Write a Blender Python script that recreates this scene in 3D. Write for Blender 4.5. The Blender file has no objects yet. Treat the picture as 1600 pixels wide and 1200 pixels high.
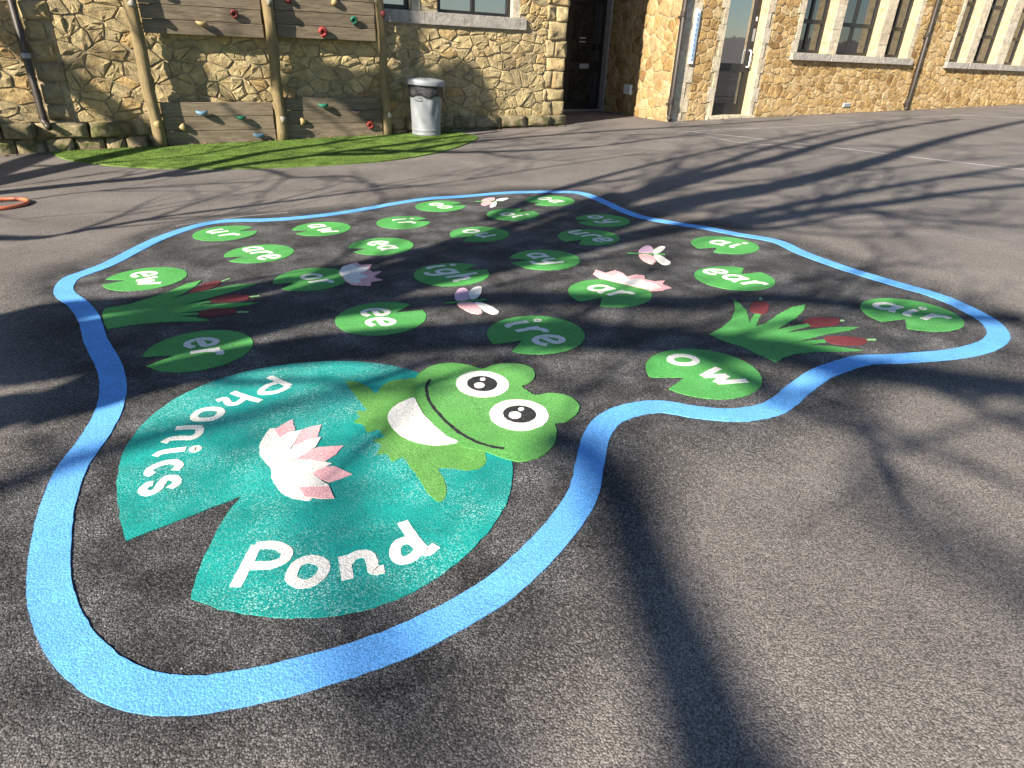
import bpy, bmesh, math, random
import numpy as np
from mathutils import Vector, Matrix
from mathutils.geometry import tessellate_polygon

# ------------------------------------------------------------------ camera / light / exposure
scene = bpy.context.scene
F, CAM_H = 1000.0, 1.25                      # focal length in photo pixels (1600 wide), eye height in metres
def updir(hd, roll):
    nd = F * F / hd
    d = np.array([math.sin(roll) * nd, math.cos(roll) * nd, F]); return d / np.linalg.norm(d)
UP = updir(525, .045)
_f = np.array([0, 0, -1.0]); _y = _f - _f.dot(UP) * UP; _y /= np.linalg.norm(_y)
R = np.stack([np.cross(_y, UP), _y, UP])
GN = R @ updir(518, .012)                    # the playground falls gently sideways
SA, SB = -GN[0] / GN[2], -GN[1] / GN[2]

cam_d = bpy.data.cameras.new('camera'); cam = bpy.data.objects.new('camera', cam_d)
scene.collection.objects.link(cam); scene.camera = cam
cam_d.sensor_width = 36; cam_d.lens = F / 1600 * 36; cam_d.clip_end = 2000; cam_d.clip_start = .05
cam.matrix_world = Matrix.Translation((0, 0, CAM_H)) @ Matrix(R.tolist()).to_4x4()

SUN_AZ, SUN_EL = math.radians(38.5), math.radians(28)      # direction the shadows run, clockwise from +Y
SD = np.array([math.sin(SUN_AZ), math.cos(SUN_AZ)])
TANE = math.tan(SUN_EL)
S_TO = np.array([-SD[0] * math.cos(SUN_EL), -SD[1] * math.cos(SUN_EL), math.sin(SUN_EL)])
world = bpy.data.worlds.new('World'); scene.world = world; world.use_nodes = True
wn = world.node_tree
sky = wn.nodes.new('ShaderNodeTexSky'); sky.sky_type = 'NISHITA'; sky.sun_disc = False
sky.sun_elevation = SUN_EL; sky.sun_rotation = SUN_AZ + math.pi; sky.air_density = 1.0; sky.dust_density = .15; sky.ozone_density = 3.0
bg = wn.nodes['Background']; bg.inputs[1].default_value = .056
wn.links.new(sky.outputs[0], bg.inputs[0])
sun_d = bpy.data.lights.new('sun', 'SUN'); sun_d.energy = 5.0; sun_d.angle = math.radians(.53); sun_d.color = (1, .92, .79)
sun = bpy.data.objects.new('sun', sun_d); scene.collection.objects.link(sun)
sun.rotation_euler = Vector((-S_TO).tolist()).to_track_quat('-Z', 'Y').to_euler(); sun.location = (-20, -20, 20)
scene.view_settings.view_transform = 'Standard'; scene.view_settings.look = 'None'
scene.view_settings.gamma = 1; scene.view_settings.use_curve_mapping = False
scene.view_settings.exposure = 1.36

rng = random.Random(7); nrng = np.random.default_rng(7)
COL = scene.collection

# ------------------------------------------------------------------ helpers
def gz(x, y): return SA * x + SB * y
def ray(u, v): return R @ np.array([u - 800, 600 - v, -F])
def g(u, v):                                  # photo pixel -> point of the ground
    d = ray(u, v); t = -CAM_H / (d[2] - SA * d[0] - SB * d[1]); return np.array([d[0] * t, d[1] * t])
def Z(x0, y0, f):                             # points read in an enlarged view of the photo -> ground points
    return lambda pts: [g(x0 + x * f, y0 + y * f) for x, y in pts]

def link(o, parent=None):
    COL.objects.link(o)
    if parent is not None: o.parent = parent
    return o
def tag(o, label=None, cat=None, group=None, kind=None):
    if label: o['label'] = label
    if cat: o['category'] = cat
    if group: o['group'] = group
    if kind: o['kind'] = kind
    return o
def empty(name, loc=(0, 0, 0), rz=0, label=None, cat=None, group=None):
    o = bpy.data.objects.new(name, None); o.location = loc; o.rotation_euler = (0, 0, rz); o.empty_display_size = .1
    COL.objects.link(o); return tag(o, label, cat, group)
def mesh_obj(name, verts, faces, mat, parent=None, smooth=False, tint=None):
    me = bpy.data.meshes.new(name); me.from_pydata([tuple(map(float, v)) for v in verts], [], faces); me.update()
    if smooth: me.polygons.foreach_set('use_smooth', [True] * len(me.polygons))
    if tint is not None:
        a = me.attributes.new('tint', 'FLOAT', 'POINT')
        a.data.foreach_set('value', np.full(len(verts), tint, 'f') if np.isscalar(tint) else np.array(tint, 'f'))
    o = bpy.data.objects.new(name, me)
    if mat: me.materials.append(mat)
    return link(o, parent)
class MB:                                     # collects shapes into one mesh
    def __init__(s): s.v = []; s.f = []; s.t = []
    def add(s, v, f, tint=0.5):
        n = len(s.v); s.v += [tuple(p) for p in v]; s.f += [tuple(i + n for i in q) for q in f]; s.t += [tint] * len(v)
    def box(s, x0, x1, y0, y1, z0, z1, b=0.0, tint=.5):
        if b <= 0:
            v = [(x, y, z) for x in (x0, x1) for y in (y0, y1) for z in (z0, z1)]
            s.add(v, [(0, 1, 3, 2), (4, 6, 7, 5), (0, 4, 5, 1), (2, 3, 7, 6), (0, 2, 6, 4), (1, 5, 7, 3)], tint); return
        bm = bmesh.new(); bmesh.ops.create_cube(bm, size=1)
        for q in bm.verts: q.co = Vector(((x0 + x1) / 2 + q.co.x * (x1 - x0), (y0 + y1) / 2 + q.co.y * (y1 - y0), (z0 + z1) / 2 + q.co.z * (z1 - z0)))
        bmesh.ops.bevel(bm, geom=bm.edges[:], offset=b, segments=2, affect='EDGES', profile=.6)
        bm.verts.index_update()
        s.add([tuple(q.co) for q in bm.verts], [[q.index for q in f.verts] for f in bm.faces], tint); bm.free()
    def tube(s, pts, rad, n=8, cap=True):
        pts = [Vector(p) for p in pts]; m = len(pts); rings = []; up = Vector((0, 0, 1)); v = []; f = []
        for i, p in enumerate(pts):
            t = (pts[min(i + 1, m - 1)] - pts[max(i - 1, 0)])
            t = t.normalized() if t.length > 1e-9 else Vector((0, 0, 1))
            a = t.cross(up) if abs(t.z) < .95 else t.cross(Vector((1, 0, 0)))
            a.normalize(); b = t.cross(a); r = rad[i] if hasattr(rad, '__len__') else rad
            for k in range(n):
                th = 2 * math.pi * k / n; v.append(p + (a * math.cos(th) + b * math.sin(th)) * r)
        for i in range(m - 1):
            for k in range(n): f.append((i * n + k, i * n + (k + 1) % n, (i + 1) * n + (k + 1) % n, (i + 1) * n + k))
        if cap: f.append(tuple(range(n))[::-1]); f.append(tuple((m - 1) * n + k for k in range(n)))
        s.add(v, f)
    def lathe(s, prof, c=(0, 0, 0), n=32, cap=(False, False)):
        v = []; f = []; m = len(prof)
        for r, z in prof:
            for k in range(n):
                th = 2 * math.pi * k / n; v.append((c[0] + r * math.cos(th), c[1] + r * math.sin(th), c[2] + z))
        for i in range(m - 1):
            for k in range(n): f.append((i * n + k, i * n + (k + 1) % n, (i + 1) * n + (k + 1) % n, (i + 1) * n + k))
        if cap[0]: f.append(tuple(range(n))[::-1])
        if cap[1]: f.append(tuple((m - 1) * n + k for k in range(n)))
        s.add(v, f)
    def build(s, name, mat, parent=None, smooth=False): return mesh_obj(name, s.v, s.f, mat, parent, smooth, s.t)

def spline(pts, closed=False, n=8):           # Catmull-Rom
    P = [np.array(p, float) for p in pts]; m = len(P); out = []
    for i in range(m if closed else m - 1):
        p1, p2 = P[i], P[(i + 1) % m]
        p0 = P[(i - 1) % m] if (closed or i > 0) else 2 * p1 - p2
        p3 = P[(i + 2) % m] if (closed or i + 2 < m) else 2 * p2 - p1
        for k in range(n):
            t = k / n
            out.append(.5 * (2 * p1 + (p2 - p0) * t + (2 * p0 - 5 * p1 + 4 * p2 - p3) * t * t + (3 * p1 - p0 - 3 * p2 + p3) * t ** 3))
    if not closed: out.append(P[-1])
    return out
def resample(pts, step, closed=True):
    P = [np.array(p, float) for p in pts]; out = []
    for i in range(len(P) if closed else len(P) - 1):
        a, b = P[i], P[(i + 1) % len(P)]; k = max(1, int(np.linalg.norm(b - a) / step))
        out += [a + (b - a) * j / k for j in range(k)]
    if not closed: out.append(P[-1])
    return out

# ------------------------------------------------------------------ materials
def new_mat(name):
    m = bpy.data.materials.new(name); m.use_nodes = True; nt = m.node_tree
    return m, nt, nt.nodes['Principled BSDF']
def N(nt, t, **kw):
    n = nt.nodes.new(t)
    for k, v in kw.items():
        if k in n.inputs.keys() if hasattr(n.inputs, 'keys') else False: n.inputs[k].default_value = v
        else: setattr(n, k, v)
    return n
def pos(nt, scale=(1, 1, 1)):
    gm = N(nt, 'ShaderNodeNewGeometry'); mp = N(nt, 'ShaderNodeMapping'); mp.inputs['Scale'].default_value = scale
    nt.links.new(gm.outputs['Position'], mp.inputs[0]); return mp.outputs[0]
def noise(nt, vec, scale, detail=4, rough=.55, dist=0):
    n = N(nt, 'ShaderNodeTexNoise'); n.inputs['Scale'].default_value = scale; n.inputs['Detail'].default_value = detail
    n.inputs['Roughness'].default_value = rough; n.inputs['Distortion'].default_value = dist
    nt.links.new(vec, n.inputs['Vector']); return n.outputs[0]
def voro(nt, vec, scale, feat='F1', rnd=1.0):
    n = N(nt, 'ShaderNodeTexVoronoi'); n.feature = feat; n.inputs['Scale'].default_value = scale; n.inputs['Randomness'].default_value = rnd
    nt.links.new(vec, n.inputs['Vector']); return n
def ramp(nt, val, stops):
    r = N(nt, 'ShaderNodeValToRGB'); e = r.color_ramp.elements
    while len(e) < len(stops): e.new(.5)
    for q, (p, c) in zip(e, stops): q.position = p; q.color = (c, c, c, 1) if np.isscalar(c) else tuple(c) + (1,)
    nt.links.new(val, r.inputs[0]); return r.outputs[0]
def mix(nt, fac, a, b, mode='MIX'):
    n = N(nt, 'ShaderNodeMix'); n.data_type = 'RGBA'; n.blend_type = mode
    for s, x in ((n.inputs[0], fac), (n.inputs[6], a), (n.inputs[7], b)):
        if isinstance(x, bpy.types.NodeSocket): nt.links.new(x, s)
        elif np.isscalar(x): s.default_value = x if s == n.inputs[0] else (x, x, x, 1)
        else: s.default_value = tuple(x) + (1,)
    return n.outputs[2]
def mth(nt, op, a, b=0.0):
    n = N(nt, 'ShaderNodeMath'); n.operation = op
    for s, x in ((n.inputs[0], a), (n.inputs[1], b)):
        if isinstance(x, bpy.types.NodeSocket): nt.links.new(x, s)
        else: s.default_value = x
    return n.outputs[0]
def bump(nt, bsdf, h, strength, dist, prev=None):
    b = N(nt, 'ShaderNodeBump'); b.inputs['Strength'].default_value = strength; b.inputs['Distance'].default_value = dist
    nt.links.new(h, b.inputs['Height'])
    if prev: nt.links.new(prev, b.inputs['Normal'])
    nt.links.new(b.outputs[0], bsdf.inputs['Normal']); return b.outputs[0]
def attr(nt, name):
    a = N(nt, 'ShaderNodeAttribute'); a.attribute_name = name; return a.outputs['Fac']
def setb(b, rough=.7, spec=.3, metal=0, col=None):
    b.inputs['Roughness'].default_value = rough; b.inputs['Specular IOR Level'].default_value = spec; b.inputs['Metallic'].default_value = metal
    if col: b.inputs['Base Color'].default_value = tuple(col) + (1,)

def mat_asphalt():
    m, nt, b = new_mat('asphalt'); p = pos(nt); setb(b, .82, .28)
    v = voro(nt, p, 215); fresh = attr(nt, 'primer')
    grain = mix(nt, fresh, ramp(nt, v.outputs['Color'], [(.12, .62), (.5, .98), (.88, 1.4)]), ramp(nt, v.outputs['Color'], [(.12, .25), (.55, .8), (.9, 2.3)]))
    gap = ramp(nt, v.outputs['Distance'], [(.3, 1.0), (.78, .28)])
    big = noise(nt, p, 1.1, 5, .6); big2 = noise(nt, p, .35, 3)
    dry = mix(nt, ramp(nt, big, [(.35, 0), (.65, 1)]), (.185, .162, .149), (.285, .250, .225))
    dry = mix(nt, ramp(nt, big2, [(.4, 0), (.62, .45)]), dry, (.205, .188, .176))
    dry = mix(nt, ramp(nt, noise(nt, p, 1.7, 6, .7, .5), [(.56, 0), (.74, .4)]), dry, (.34, .315, .30))
    prim = mix(nt, ramp(nt, noise(nt, p, 3.2, 4), [(.4, 0), (.7, 1)]), (.052, .050, .051), (.088, .083, .081))
    c = mix(nt, attr(nt, 'primer'), dry, prim)
    c = mix(nt, 1.0, c, grain, 'MULTIPLY'); c = mix(nt, .8, c, gap, 'MULTIPLY')
    # pale dust and stray glass beads thrown round the fresh paint
    sp = ramp(nt, noise(nt, p, 210, 2, .7), [(.52, 0), (.63, 1)])
    dst = mth(nt, 'MULTIPLY', attr(nt, 'dust'), ramp(nt, noise(nt, p, 4.5, 4, .6), [(.4, 0), (.68, 1)]))
    c = mix(nt, mth(nt, 'MULTIPLY', dst, mth(nt, 'ADD', mth(nt, 'MULTIPLY', sp, .9), .05)), c, (.40, .39, .39))
    # a few pale chips of stone
    chip = voro(nt, p, 34); cf = mth(nt, 'MULTIPLY', ramp(nt, chip.outputs['Distance'], [(.07, 1), (.1, 0)]), ramp(nt, chip.outputs['Color'], [(.78, 0), (.8, 1)]))
    c = mix(nt, mth(nt, 'MULTIPLY', cf, .7), c, (.46, .42, .36))
    nt.links.new(c, b.inputs['Base Color'])
    h = mix(nt, .5, gap, noise(nt, p, 320, 3, .7))
    bump(nt, b, h, 1.0, .0034); return m
def mat_paint(name, col, speck=0.0, speck_col=(.7, .75, .74), wear=.25, var=.12):
    m, nt, b = new_mat(name); p = pos(nt); setb(b, .75, .3)
    c1 = tuple(min(1, x * (1 + var)) for x in col); c0 = tuple(x * (1 - var) for x in col)
    c = mix(nt, ramp(nt, noise(nt, p, 5, 4, .6), [(.35, 0), (.65, 1)]), c0, c1)
    fine = ramp(nt, noise(nt, p, 150, 3, .75), [(.3, .55), (.5, 1.0), (.7, 1.35)])
    c = mix(nt, 1.0, c, fine, 'MULTIPLY')
    if speck:
        s = ramp(nt, noise(nt, p, 165, 2, .8), [(.54, 0), (.61, 1)])
        zone = ramp(nt, noise(nt, p, 3.0, 4, .6), [(.42, .08), (.64, 1)])
        c = mix(nt, mth(nt, 'MULTIPLY', mth(nt, 'MULTIPLY', s, zone), speck), c, speck_col)
    w = ramp(nt, mth(nt, 'ADD', noise(nt, p, 120, 3, .7), mth(nt, 'MULTIPLY', noise(nt, p, 6, 3), .25)), [(.74, 0), (.82, 1)])
    c = mix(nt, mth(nt, 'MULTIPLY', w, wear), c, (.06, .055, .05))
    nt.links.new(c, b.inputs['Base Color'])
    v = voro(nt, p, 190)
    h = mix(nt, .5, ramp(nt, v.outputs['Distance'], [(.2, 1), (.8, 0)]), noise(nt, p, 240, 3, .7))
    bump(nt, b, h, .6, .0024); return m
def mat_stone(name, cols, mortar=False, moss=0.0, rough_scale=1.0, rust=None):
    m, nt, b = new_mat(name); p = pos(nt); setb(b, .9, .15); t = attr(nt, 'tint')
    k = len(cols); c = ramp(nt, t, [(i / (k - 1), x) for i, x in enumerate(cols)])
    c = mix(nt, 1.0, c, ramp(nt, noise(nt, p, 9, 6, .65), [(.28, .62), (.5, 1), (.75, 1.32)]), 'MULTIPLY')
    c = mix(nt, .7, c, ramp(nt, noise(nt, p, 70, 3, .7), [(.3, .65), (.6, 1.15)]), 'MULTIPLY')
    if rust: c = mix(nt, ramp(nt, noise(nt, p, 3.1, 4, .6), [(.52, 0), (.7, .6)]), c, rust)
    if moss:
        sx = N(nt, 'ShaderNodeSeparateXYZ'); nt.links.new(p, sx.inputs[0])
        low = N(nt, 'ShaderNodeMapRange'); nt.links.new(sx.outputs[2], low.inputs[0])
        low.inputs[1].default_value = .55; low.inputs[2].default_value = -.1
        mf = mth(nt, 'MULTIPLY', mth(nt, 'MULTIPLY', low.outputs[0], ramp(nt, noise(nt, p, 5.5, 5, .65), [(.42, 0), (.62, 1)])), moss)
        c = mix(nt, mf, c, (.10, .115, .035))
    nt.links.new(c, b.inputs['Base Color'])
    h = mix(nt, .3, noise(nt, p, 13 * rough_scale, 8, .72, .4), noise(nt, p, 80, 4, .75))
    bump(nt, b, h, 1.0, .085); return m
def mat_plain(name, col, rough=.6, spec=.35, metal=0, var=.2, nscale=14, bmp=.15, bdist=.004, stretch=(1, 1, 1)):
    m, nt, b = new_mat(name); p = pos(nt, stretch); setb(b, rough, spec, metal)
    c = mix(nt, 1.0, tuple(col), ramp(nt, noise(nt, p, nscale, 5, .65), [(.28, 1 - var), (.72, 1 + var)]), 'MULTIPLY')
    nt.links.new(c, b.inputs['Base Color'])
    if bmp: bump(nt, b, noise(nt, p, nscale * 5, 4, .65), bmp, bdist)
    return m
def mat_wood(name, c0, c1, axis='x', rough=.85):
    m, nt, b = new_mat(name); setb(b, rough, .15)
    tc = N(nt, 'ShaderNodeTexCoord'); mp = N(nt, 'ShaderNodeMapping'); nt.links.new(tc.outputs['Object'], mp.inputs[0])
    oi = N(nt, 'ShaderNodeObjectInfo'); ad = N(nt, 'ShaderNodeVectorMath'); ad.operation = 'ADD'
    cb = N(nt, 'ShaderNodeCombineXYZ')
    for i in range(3): nt.links.new(mth(nt, 'MULTIPLY', oi.outputs['Random'], 37.0 + 11 * i), cb.inputs[i])
    nt.links.new(mp.outputs[0], ad.inputs[0]); nt.links.new(cb.outputs[0], ad.inputs[1])
    mp.inputs['Scale'].default_value = (1.3, 14, 14) if axis == 'x' else (14, 14, 1.1)
    p = ad.outputs[0]; n1 = noise(nt, p, 2.2, 6, .65, .6)
    c = mix(nt, ramp(nt, n1, [(.32, 0), (.68, 1)]), c0, c1)
    c = mix(nt, 1.0, c, ramp(nt, noise(nt, p, 9, 4, .7), [(.3, .7), (.65, 1.12)]), 'MULTIPLY')
    tone = mth(nt, 'ADD', mth(nt, 'MULTIPLY', oi.outputs['Random'], .35), .82)
    c = mix(nt, 1.0, c, tone, 'MULTIPLY')
    nt.links.new(c, b.inputs['Base Color']); bump(nt, b, noise(nt, p, 7, 5, .7), .4, .006); return m
def mat_glass(name, tintc=(.012, .014, .016), ior=2.3):
    m, nt, b = new_mat(name); setb(b, .02, .5, 0, tintc); b.inputs['IOR'].default_value = ior
    p = pos(nt); bump(nt, b, noise(nt, p, 2.2, 2), .06, .02); return m

M = {}
M['asphalt'] = mat_asphalt()
M['blue'] = mat_paint('blue_paint', (.12, .375, .79), .25, (.40, .68, .95), .12, .1)
M['teal'] = mat_paint('teal_paint', (.004, .27, .235), .72, (.50, .78, .74), .1, .18)
M['green'] = mat_paint('leaf_green_paint', (.075, .325, .075), .35, (.32, .62, .30), .1, .12)
M['frog_head'] = mat_paint('frog_green_paint', (.105, .33, .075), .35, (.4, .65, .35), .1, .12)
M['frog_body'] = mat_paint('olive_green_paint', (.105, .30, .062), .4, (.45, .6, .3), .1, .15)
M['pale_green'] = mat_paint('pale_green_paint', (.25, .52, .22), .2, (.5, .7, .45), .1)
M['white'] = mat_paint('white_paint', (.78, .75, .68), 0, wear=.1, var=.05)
M['pink'] = mat_paint('pink_paint', (.78, .42, .43), 0, wear=.1, var=.06)
M['lilac'] = mat_paint('lilac_paint', (.62, .40, .52), 0, wear=.1, var=.05)
M['red'] = mat_paint('dull_red_paint', (.145, .024, .03), .25, (.5, .25, .22), .2)
M['black'] = mat_paint('black_paint', (.022, .022, .024), .3, (.2, .2, .2), 0)
M['line'] = mat_paint('worn_white_line_paint', (.28, .272, .27), 0, wear=.95, var=.2)
M['stone_l'] = mat_stone('weathered_sandstone', [(.36, .29, .17), (.62, .48, .25), (.50, .39, .21), (.66, .52, .28), (.56, .37, .16)], moss=.55, rust=(.33, .2, .09))
M['mortar_l'] = mat_stone('old_mortar', [(.50, .42, .28), (.50, .42, .28)], moss=.4)
M['plinth_l'] = mat_stone('mossy_plinth_stone', [(.34, .27, .17), (.48, .38, .23), (.40, .32, .20)], moss=1.0)
M['stone_r'] = mat_stone('honey_sandstone', [(.30, .18, .075), (.53, .35, .15), (.60, .43, .22), (.43, .27, .11), (.60, .45, .25)], rough_scale=1.3)
M['mortar_r'] = mat_stone('cream_pointing', [(.60, .48, .30), (.60, .48, .30)])
M['ashlar'] = mat_stone('cream_dressed_stone', [(.55, .46, .33), (.66, .57, .42), (.60, .53, .42)], rough_scale=.6)
M['sill'] = mat_stone('grey_sill_stone', [(.40, .37, .33), (.47, .43, .38)], rough_scale=.6)
M['plank'] = mat_wood('weathered_plank', (.13, .10, .072), (.27, .215, .15), 'x')
M['post'] = mat_wood('treated_round_post', (.16, .12, .06), (.27, .205, .11), 'z')
M['dark_metal'] = mat_plain('black_painted_metal', (.018, .017, .017), .4, .5, 0, .2)
M['pipe'] = mat_plain('dark_brown_iron', (.035, .026, .02), .5, .45, 0, .25)
M['galv'] = mat_plain('galvanised_steel', (.25, .265, .28), .55, .4, .25, .2, 7, .12, .006)
M['bag'] = mat_plain('black_plastic_bag', (.012, .012, .015), .22, .6, 0, .2, 12, .9, .02)
M['glass'] = mat_glass('window_glass')
M['door_glass'] = mat_glass('coated_door_glass', (.01, .012, .015), 4.5)
M['white_plastic'] = mat_plain('white_plastic', (.72, .74, .76), .35, .5, 0, .06)
M['steel'] = mat_plain('brushed_steel', (.72, .72, .72), .3, .5, .9, .05)
M['blue_print'] = mat_plain('blue_print', (.16, .32, .55), .5, .4, 0, .25)
M['paper'] = mat_plain('pale_notice', (.3, .3, .32), .6, .3, 0, .1)
M['orange'] = mat_plain('orange_plastic', (.52, .14, .06), .4, .5, 0, .1)
M['bark'] = mat_plain('bark', (.09, .07, .05), .9, .1, 0, .35, 8, .5, .02)
M['leaf'] = mat_plain('dark_leaf', (.03, .06, .018), .5, .3, 0, .3)
M['turf'] = mat_plain('artificial_turf', (.105, .17, .034), .8, .15, 0, .5, 4.0, .6, .01)
HOLD = {k: mat_plain('hold_' + k, tuple(x * .72 for x in c), .55, .35, 0, .15, 20, .3) for k, c in dict(red=(.42, .055, .05), green=(.02, .17, .10), blue=(.16, .30, .42), tan=(.48, .34, .16), pink=(.5, .28, .24), grey=(.36, .33, .27), dark_red=(.18, .03, .03)).items()}

# ------------------------------------------------------------------ what is painted on the ground: outlines
BLUE = [(880, 300), (912, 303), (945, 316), (970, 328), (1005, 340), (1060, 350), (1105, 357), (1150, 366), (1212, 377), (1250, 394), (1312, 417), (1400, 444), (1450, 458),
        (1490, 473), (1537, 497), (1558, 517), (1555, 533), (1530, 545), (1487, 554), (1400, 561), (1350, 563), (1307, 575), (1280, 586), (1250, 607), (1225, 628), (1200, 641),
        (1150, 649), (1092, 645), (1033, 636), (987, 641), (952, 656), (932, 682), (922, 722), (910, 774), (870, 833), (815, 890), (760, 933), (666, 985), (572, 1024), (447, 1061),
        (354, 1080), (290, 1087), (225, 1081), (172, 1060), (125, 1023), (92, 972), (78, 920), (78, 865), (88, 800), (112, 733), (145, 687), (168, 647), (177, 607), (170, 570),
        (150, 533), (140, 500), (124, 477), (103, 461), (100, 449), (112, 435), (138, 425), (172, 412), (210, 392), (247, 374), (285, 360), (322, 350), (360, 345), (410, 344),
        (462, 341), (525, 334), (575, 326), (625, 317), (675, 310), (725, 307), (800, 301)]
BLUE_W = spline([g(*p) for p in BLUE], True, 6)
PADS = {  # text: (pixel box x0, x1, y0, y1), notch on the rim, first and last letter
    'ur': ((301, 402, 352, 378), (394, 359), (340, 362), (357, 368)), 'are': ((350, 459, 382, 412), (355, 405), (396, 390), (420, 402)),
    'ew': ((160, 292, 417, 456), (165, 441), (226, 430), (232, 441)), 'er': ((223, 395, 516, 582), (236, 563), (315, 536), (322, 552)),
    'aw': ((457, 548, 346, 370), (466, 362), (496, 354), (512, 361)), 'ir': ((588, 672, 338, 358), (672, 344), (626, 344), (636, 349)),
    'ea': ((545, 646, 372, 399), (550, 391), (592, 381), (605, 387)), 'or': ((427, 545, 418, 456), (437, 447), (487, 433), (500, 441)),
    'igh': ((647, 764, 411, 448), (748, 419), (685, 419), (720, 436)), 'ee': ((524, 666, 472, 525), (652, 480), (587, 489), (595, 504)),
    'oo': ((649, 727, 313, 332), (717, 320), (683, 320), (695, 324)), 'ou': ((703, 795, 354, 379), (715, 374), (737, 362), (759, 368)),
    'oi': ((761, 842, 326, 345), (822, 329), (792, 335), (808, 338)), 'oa': ((821, 898, 306, 322), (830, 318), (852, 311), (869, 315)),
    'oy': ((899, 984, 335, 355), (902, 345), (931, 340), (953, 346)), 'ure': ((872, 968, 358, 384), (893, 380), (905, 364), (941, 375)),
    'ay': ((797, 906, 390, 423), (803, 407), (840, 400), (861, 409)), 'ar': ((888, 1018, 435, 482), (920, 476), (937, 451), (968, 460)),
    'ire': ((761, 913, 493, 555), (795, 540), (815, 510), (857, 532)), 'ai': ((1080, 1186, 370, 397), (1108, 390), (1122, 379), (1148, 384)),
    'ear': ((1085, 1211, 416, 455), (1172, 424), (1117, 425), (1177, 444)), 'air': ((1344, 1506, 466, 519), (1405, 503), (1387, 480), (1457, 497)),
    'ow': ((1009, 1190, 545, 625), (1042, 596), (1071, 565), (1130, 592))}
def project(P):                                # world points on the ground -> photo pixels
    P = np.asarray(P); q = np.stack([P[:, 0], P[:, 1], gz(P[:, 0], P[:, 1]) - CAM_H])
    c = R.T @ q; return 800 + F * c[0] / -c[2], 600 - F * c[1] / -c[2]
_th = np.linspace(0, 2 * np.pi, 90)
def fit_circle(b):
    b = np.array(b, float); c = g((b[0] + b[1]) / 2, (b[2] + b[3]) / 2); p = np.array([c[0], c[1], .24])
    def bb(p):
        u, v = project(np.stack([p[0] + p[2] * np.cos(_th), p[1] + p[2] * np.sin(_th)], 1)); return np.array([u.min(), u.max(), v.min(), v.max()])
    for _ in range(8):
        J = np.stack([(bb(p + d) - bb(p)) / 1e-4 for d in np.eye(3) * 1e-4], 1)
        p = p - np.linalg.lstsq(J, bb(p) - b, rcond=None)[0]
    return p
CIRC = {k: fit_circle(v[0]) for k, v in PADS.items()}

# ------------------------------------------------------------------ ground
def axis(lo, hi, step, far, grow=1.18):
    a = list(np.arange(lo, hi, step)); s = step
    while a[-1] < far: s *= grow; a.append(a[-1] + s)
    s = step; b = [lo]
    while b[-1] > -far: s *= grow; b.append(b[-1] - s)
    return np.array(b[1:][::-1] + a)
xs = axis(-2.7, 2.9, .0078, 260, 1.12)
ys = [.5]
while ys[-1] < 10: ys.append(ys[-1] + max(.0078, .0046 * ys[-1]))
s_ = ys[-1] - ys[-2]
while ys[-1] < 260: s_ *= 1.15; ys.append(ys[-1] + s_)
s_ = .0078; b_ = [.5]
while b_[-1] > -200: s_ *= 1.25; b_.append(b_[-1] - s_)
ys = np.array(b_[1:][::-1] + ys)
X, Y = np.meshgrid(xs, ys); nx, ny = len(xs), len(ys)
W = nrng.normal(size=X.shape)
W = W + .3 * (np.roll(W, 1, 0) + np.roll(W, -1, 0) + np.roll(W, 1, 1) + np.roll(W, -1, 1)); W /= W.std()
near = np.clip((7 - Y) / 4, 0, 1) * np.clip((4 - np.abs(X)) / 1.2, 0, 1) * (Y > .3)
H = np.clip(W, -2.2, 2.2) * .0006 * near
flat = np.stack([X.ravel(), Y.ravel()], 1)
primer = np.zeros(len(flat), 'f'); dust = np.zeros(len(flat), 'f')
sel = np.where((np.abs(flat[:, 0]) < 4.2) & (flat[:, 1] > .3) & (flat[:, 1] < 8.6))[0]
Q = flat[sel]; Bp = np.array(BLUE_W[::3]); A_, B_ = Bp, np.roll(Bp, -1, 0)
dmin = np.full(len(Q), 9.0); ins = np.zeros(len(Q), bool)
for a, b in zip(A_, B_):
    e = b - a; t = np.clip(((Q - a) @ e) / (e @ e), 0, 1); d = Q - a - t[:, None] * e
    dmin = np.minimum(dmin, np.hypot(d[:, 0], d[:, 1]))
    cr = ((a[1] > Q[:, 1]) != (b[1] > Q[:, 1]))
    ins ^= cr & (Q[:, 0] < (b[0] - a[0]) * (Q[:, 1] - a[1]) / (b[1] - a[1] + 1e-12) + a[0])
sdist = np.where(ins, -dmin, dmin)
wob = np.interp(np.sin(Q[:, 0] * 5.1 + 2 * np.sin(Q[:, 1] * 3)) + np.cos(Q[:, 1] * 6.3 + Q[:, 0] * 2), [-2, 2], [-.05, .07])
primer[sel] = np.clip(1 - (sdist - .10 - wob) / .26, 0, 1) * np.where(Q[:, 1] < 6, 1, 1)
dd = .9 * np.exp(-(dmin / .16) ** 2)
for c in CIRC.values():
    r = np.hypot(Q[:, 0] - c[0], Q[:, 1] - c[1]) - c[2]; dd = np.maximum(dd, 1.0 * np.exp(-((r - .05) / .11) ** 2))
r = np.hypot(Q[:, 0] + .6, Q[:, 1] - 1.85) - .62; dd = np.maximum(dd, .9 * np.exp(-((r - .05) / .12) ** 2))
dust[sel] = np.clip(dd * 1.15 + .3 * ins, 0, 1)
me = bpy.data.meshes.new('ground')
idx = np.arange(nx * ny).reshape(ny, nx)
quads = np.stack([idx[:-1, :-1], idx[:-1, 1:], idx[1:, 1:], idx[1:, :-1]], -1).reshape(-1, 4)
me.vertices.add(nx * ny); me.loops.add(quads.size); me.polygons.add(len(quads))
me.vertices.foreach_set('co', np.stack([X, Y, gz(X, Y) + H], -1).astype('f').ravel())
me.loops.foreach_set('vertex_index', quads.ravel().astype('i'))
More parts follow.
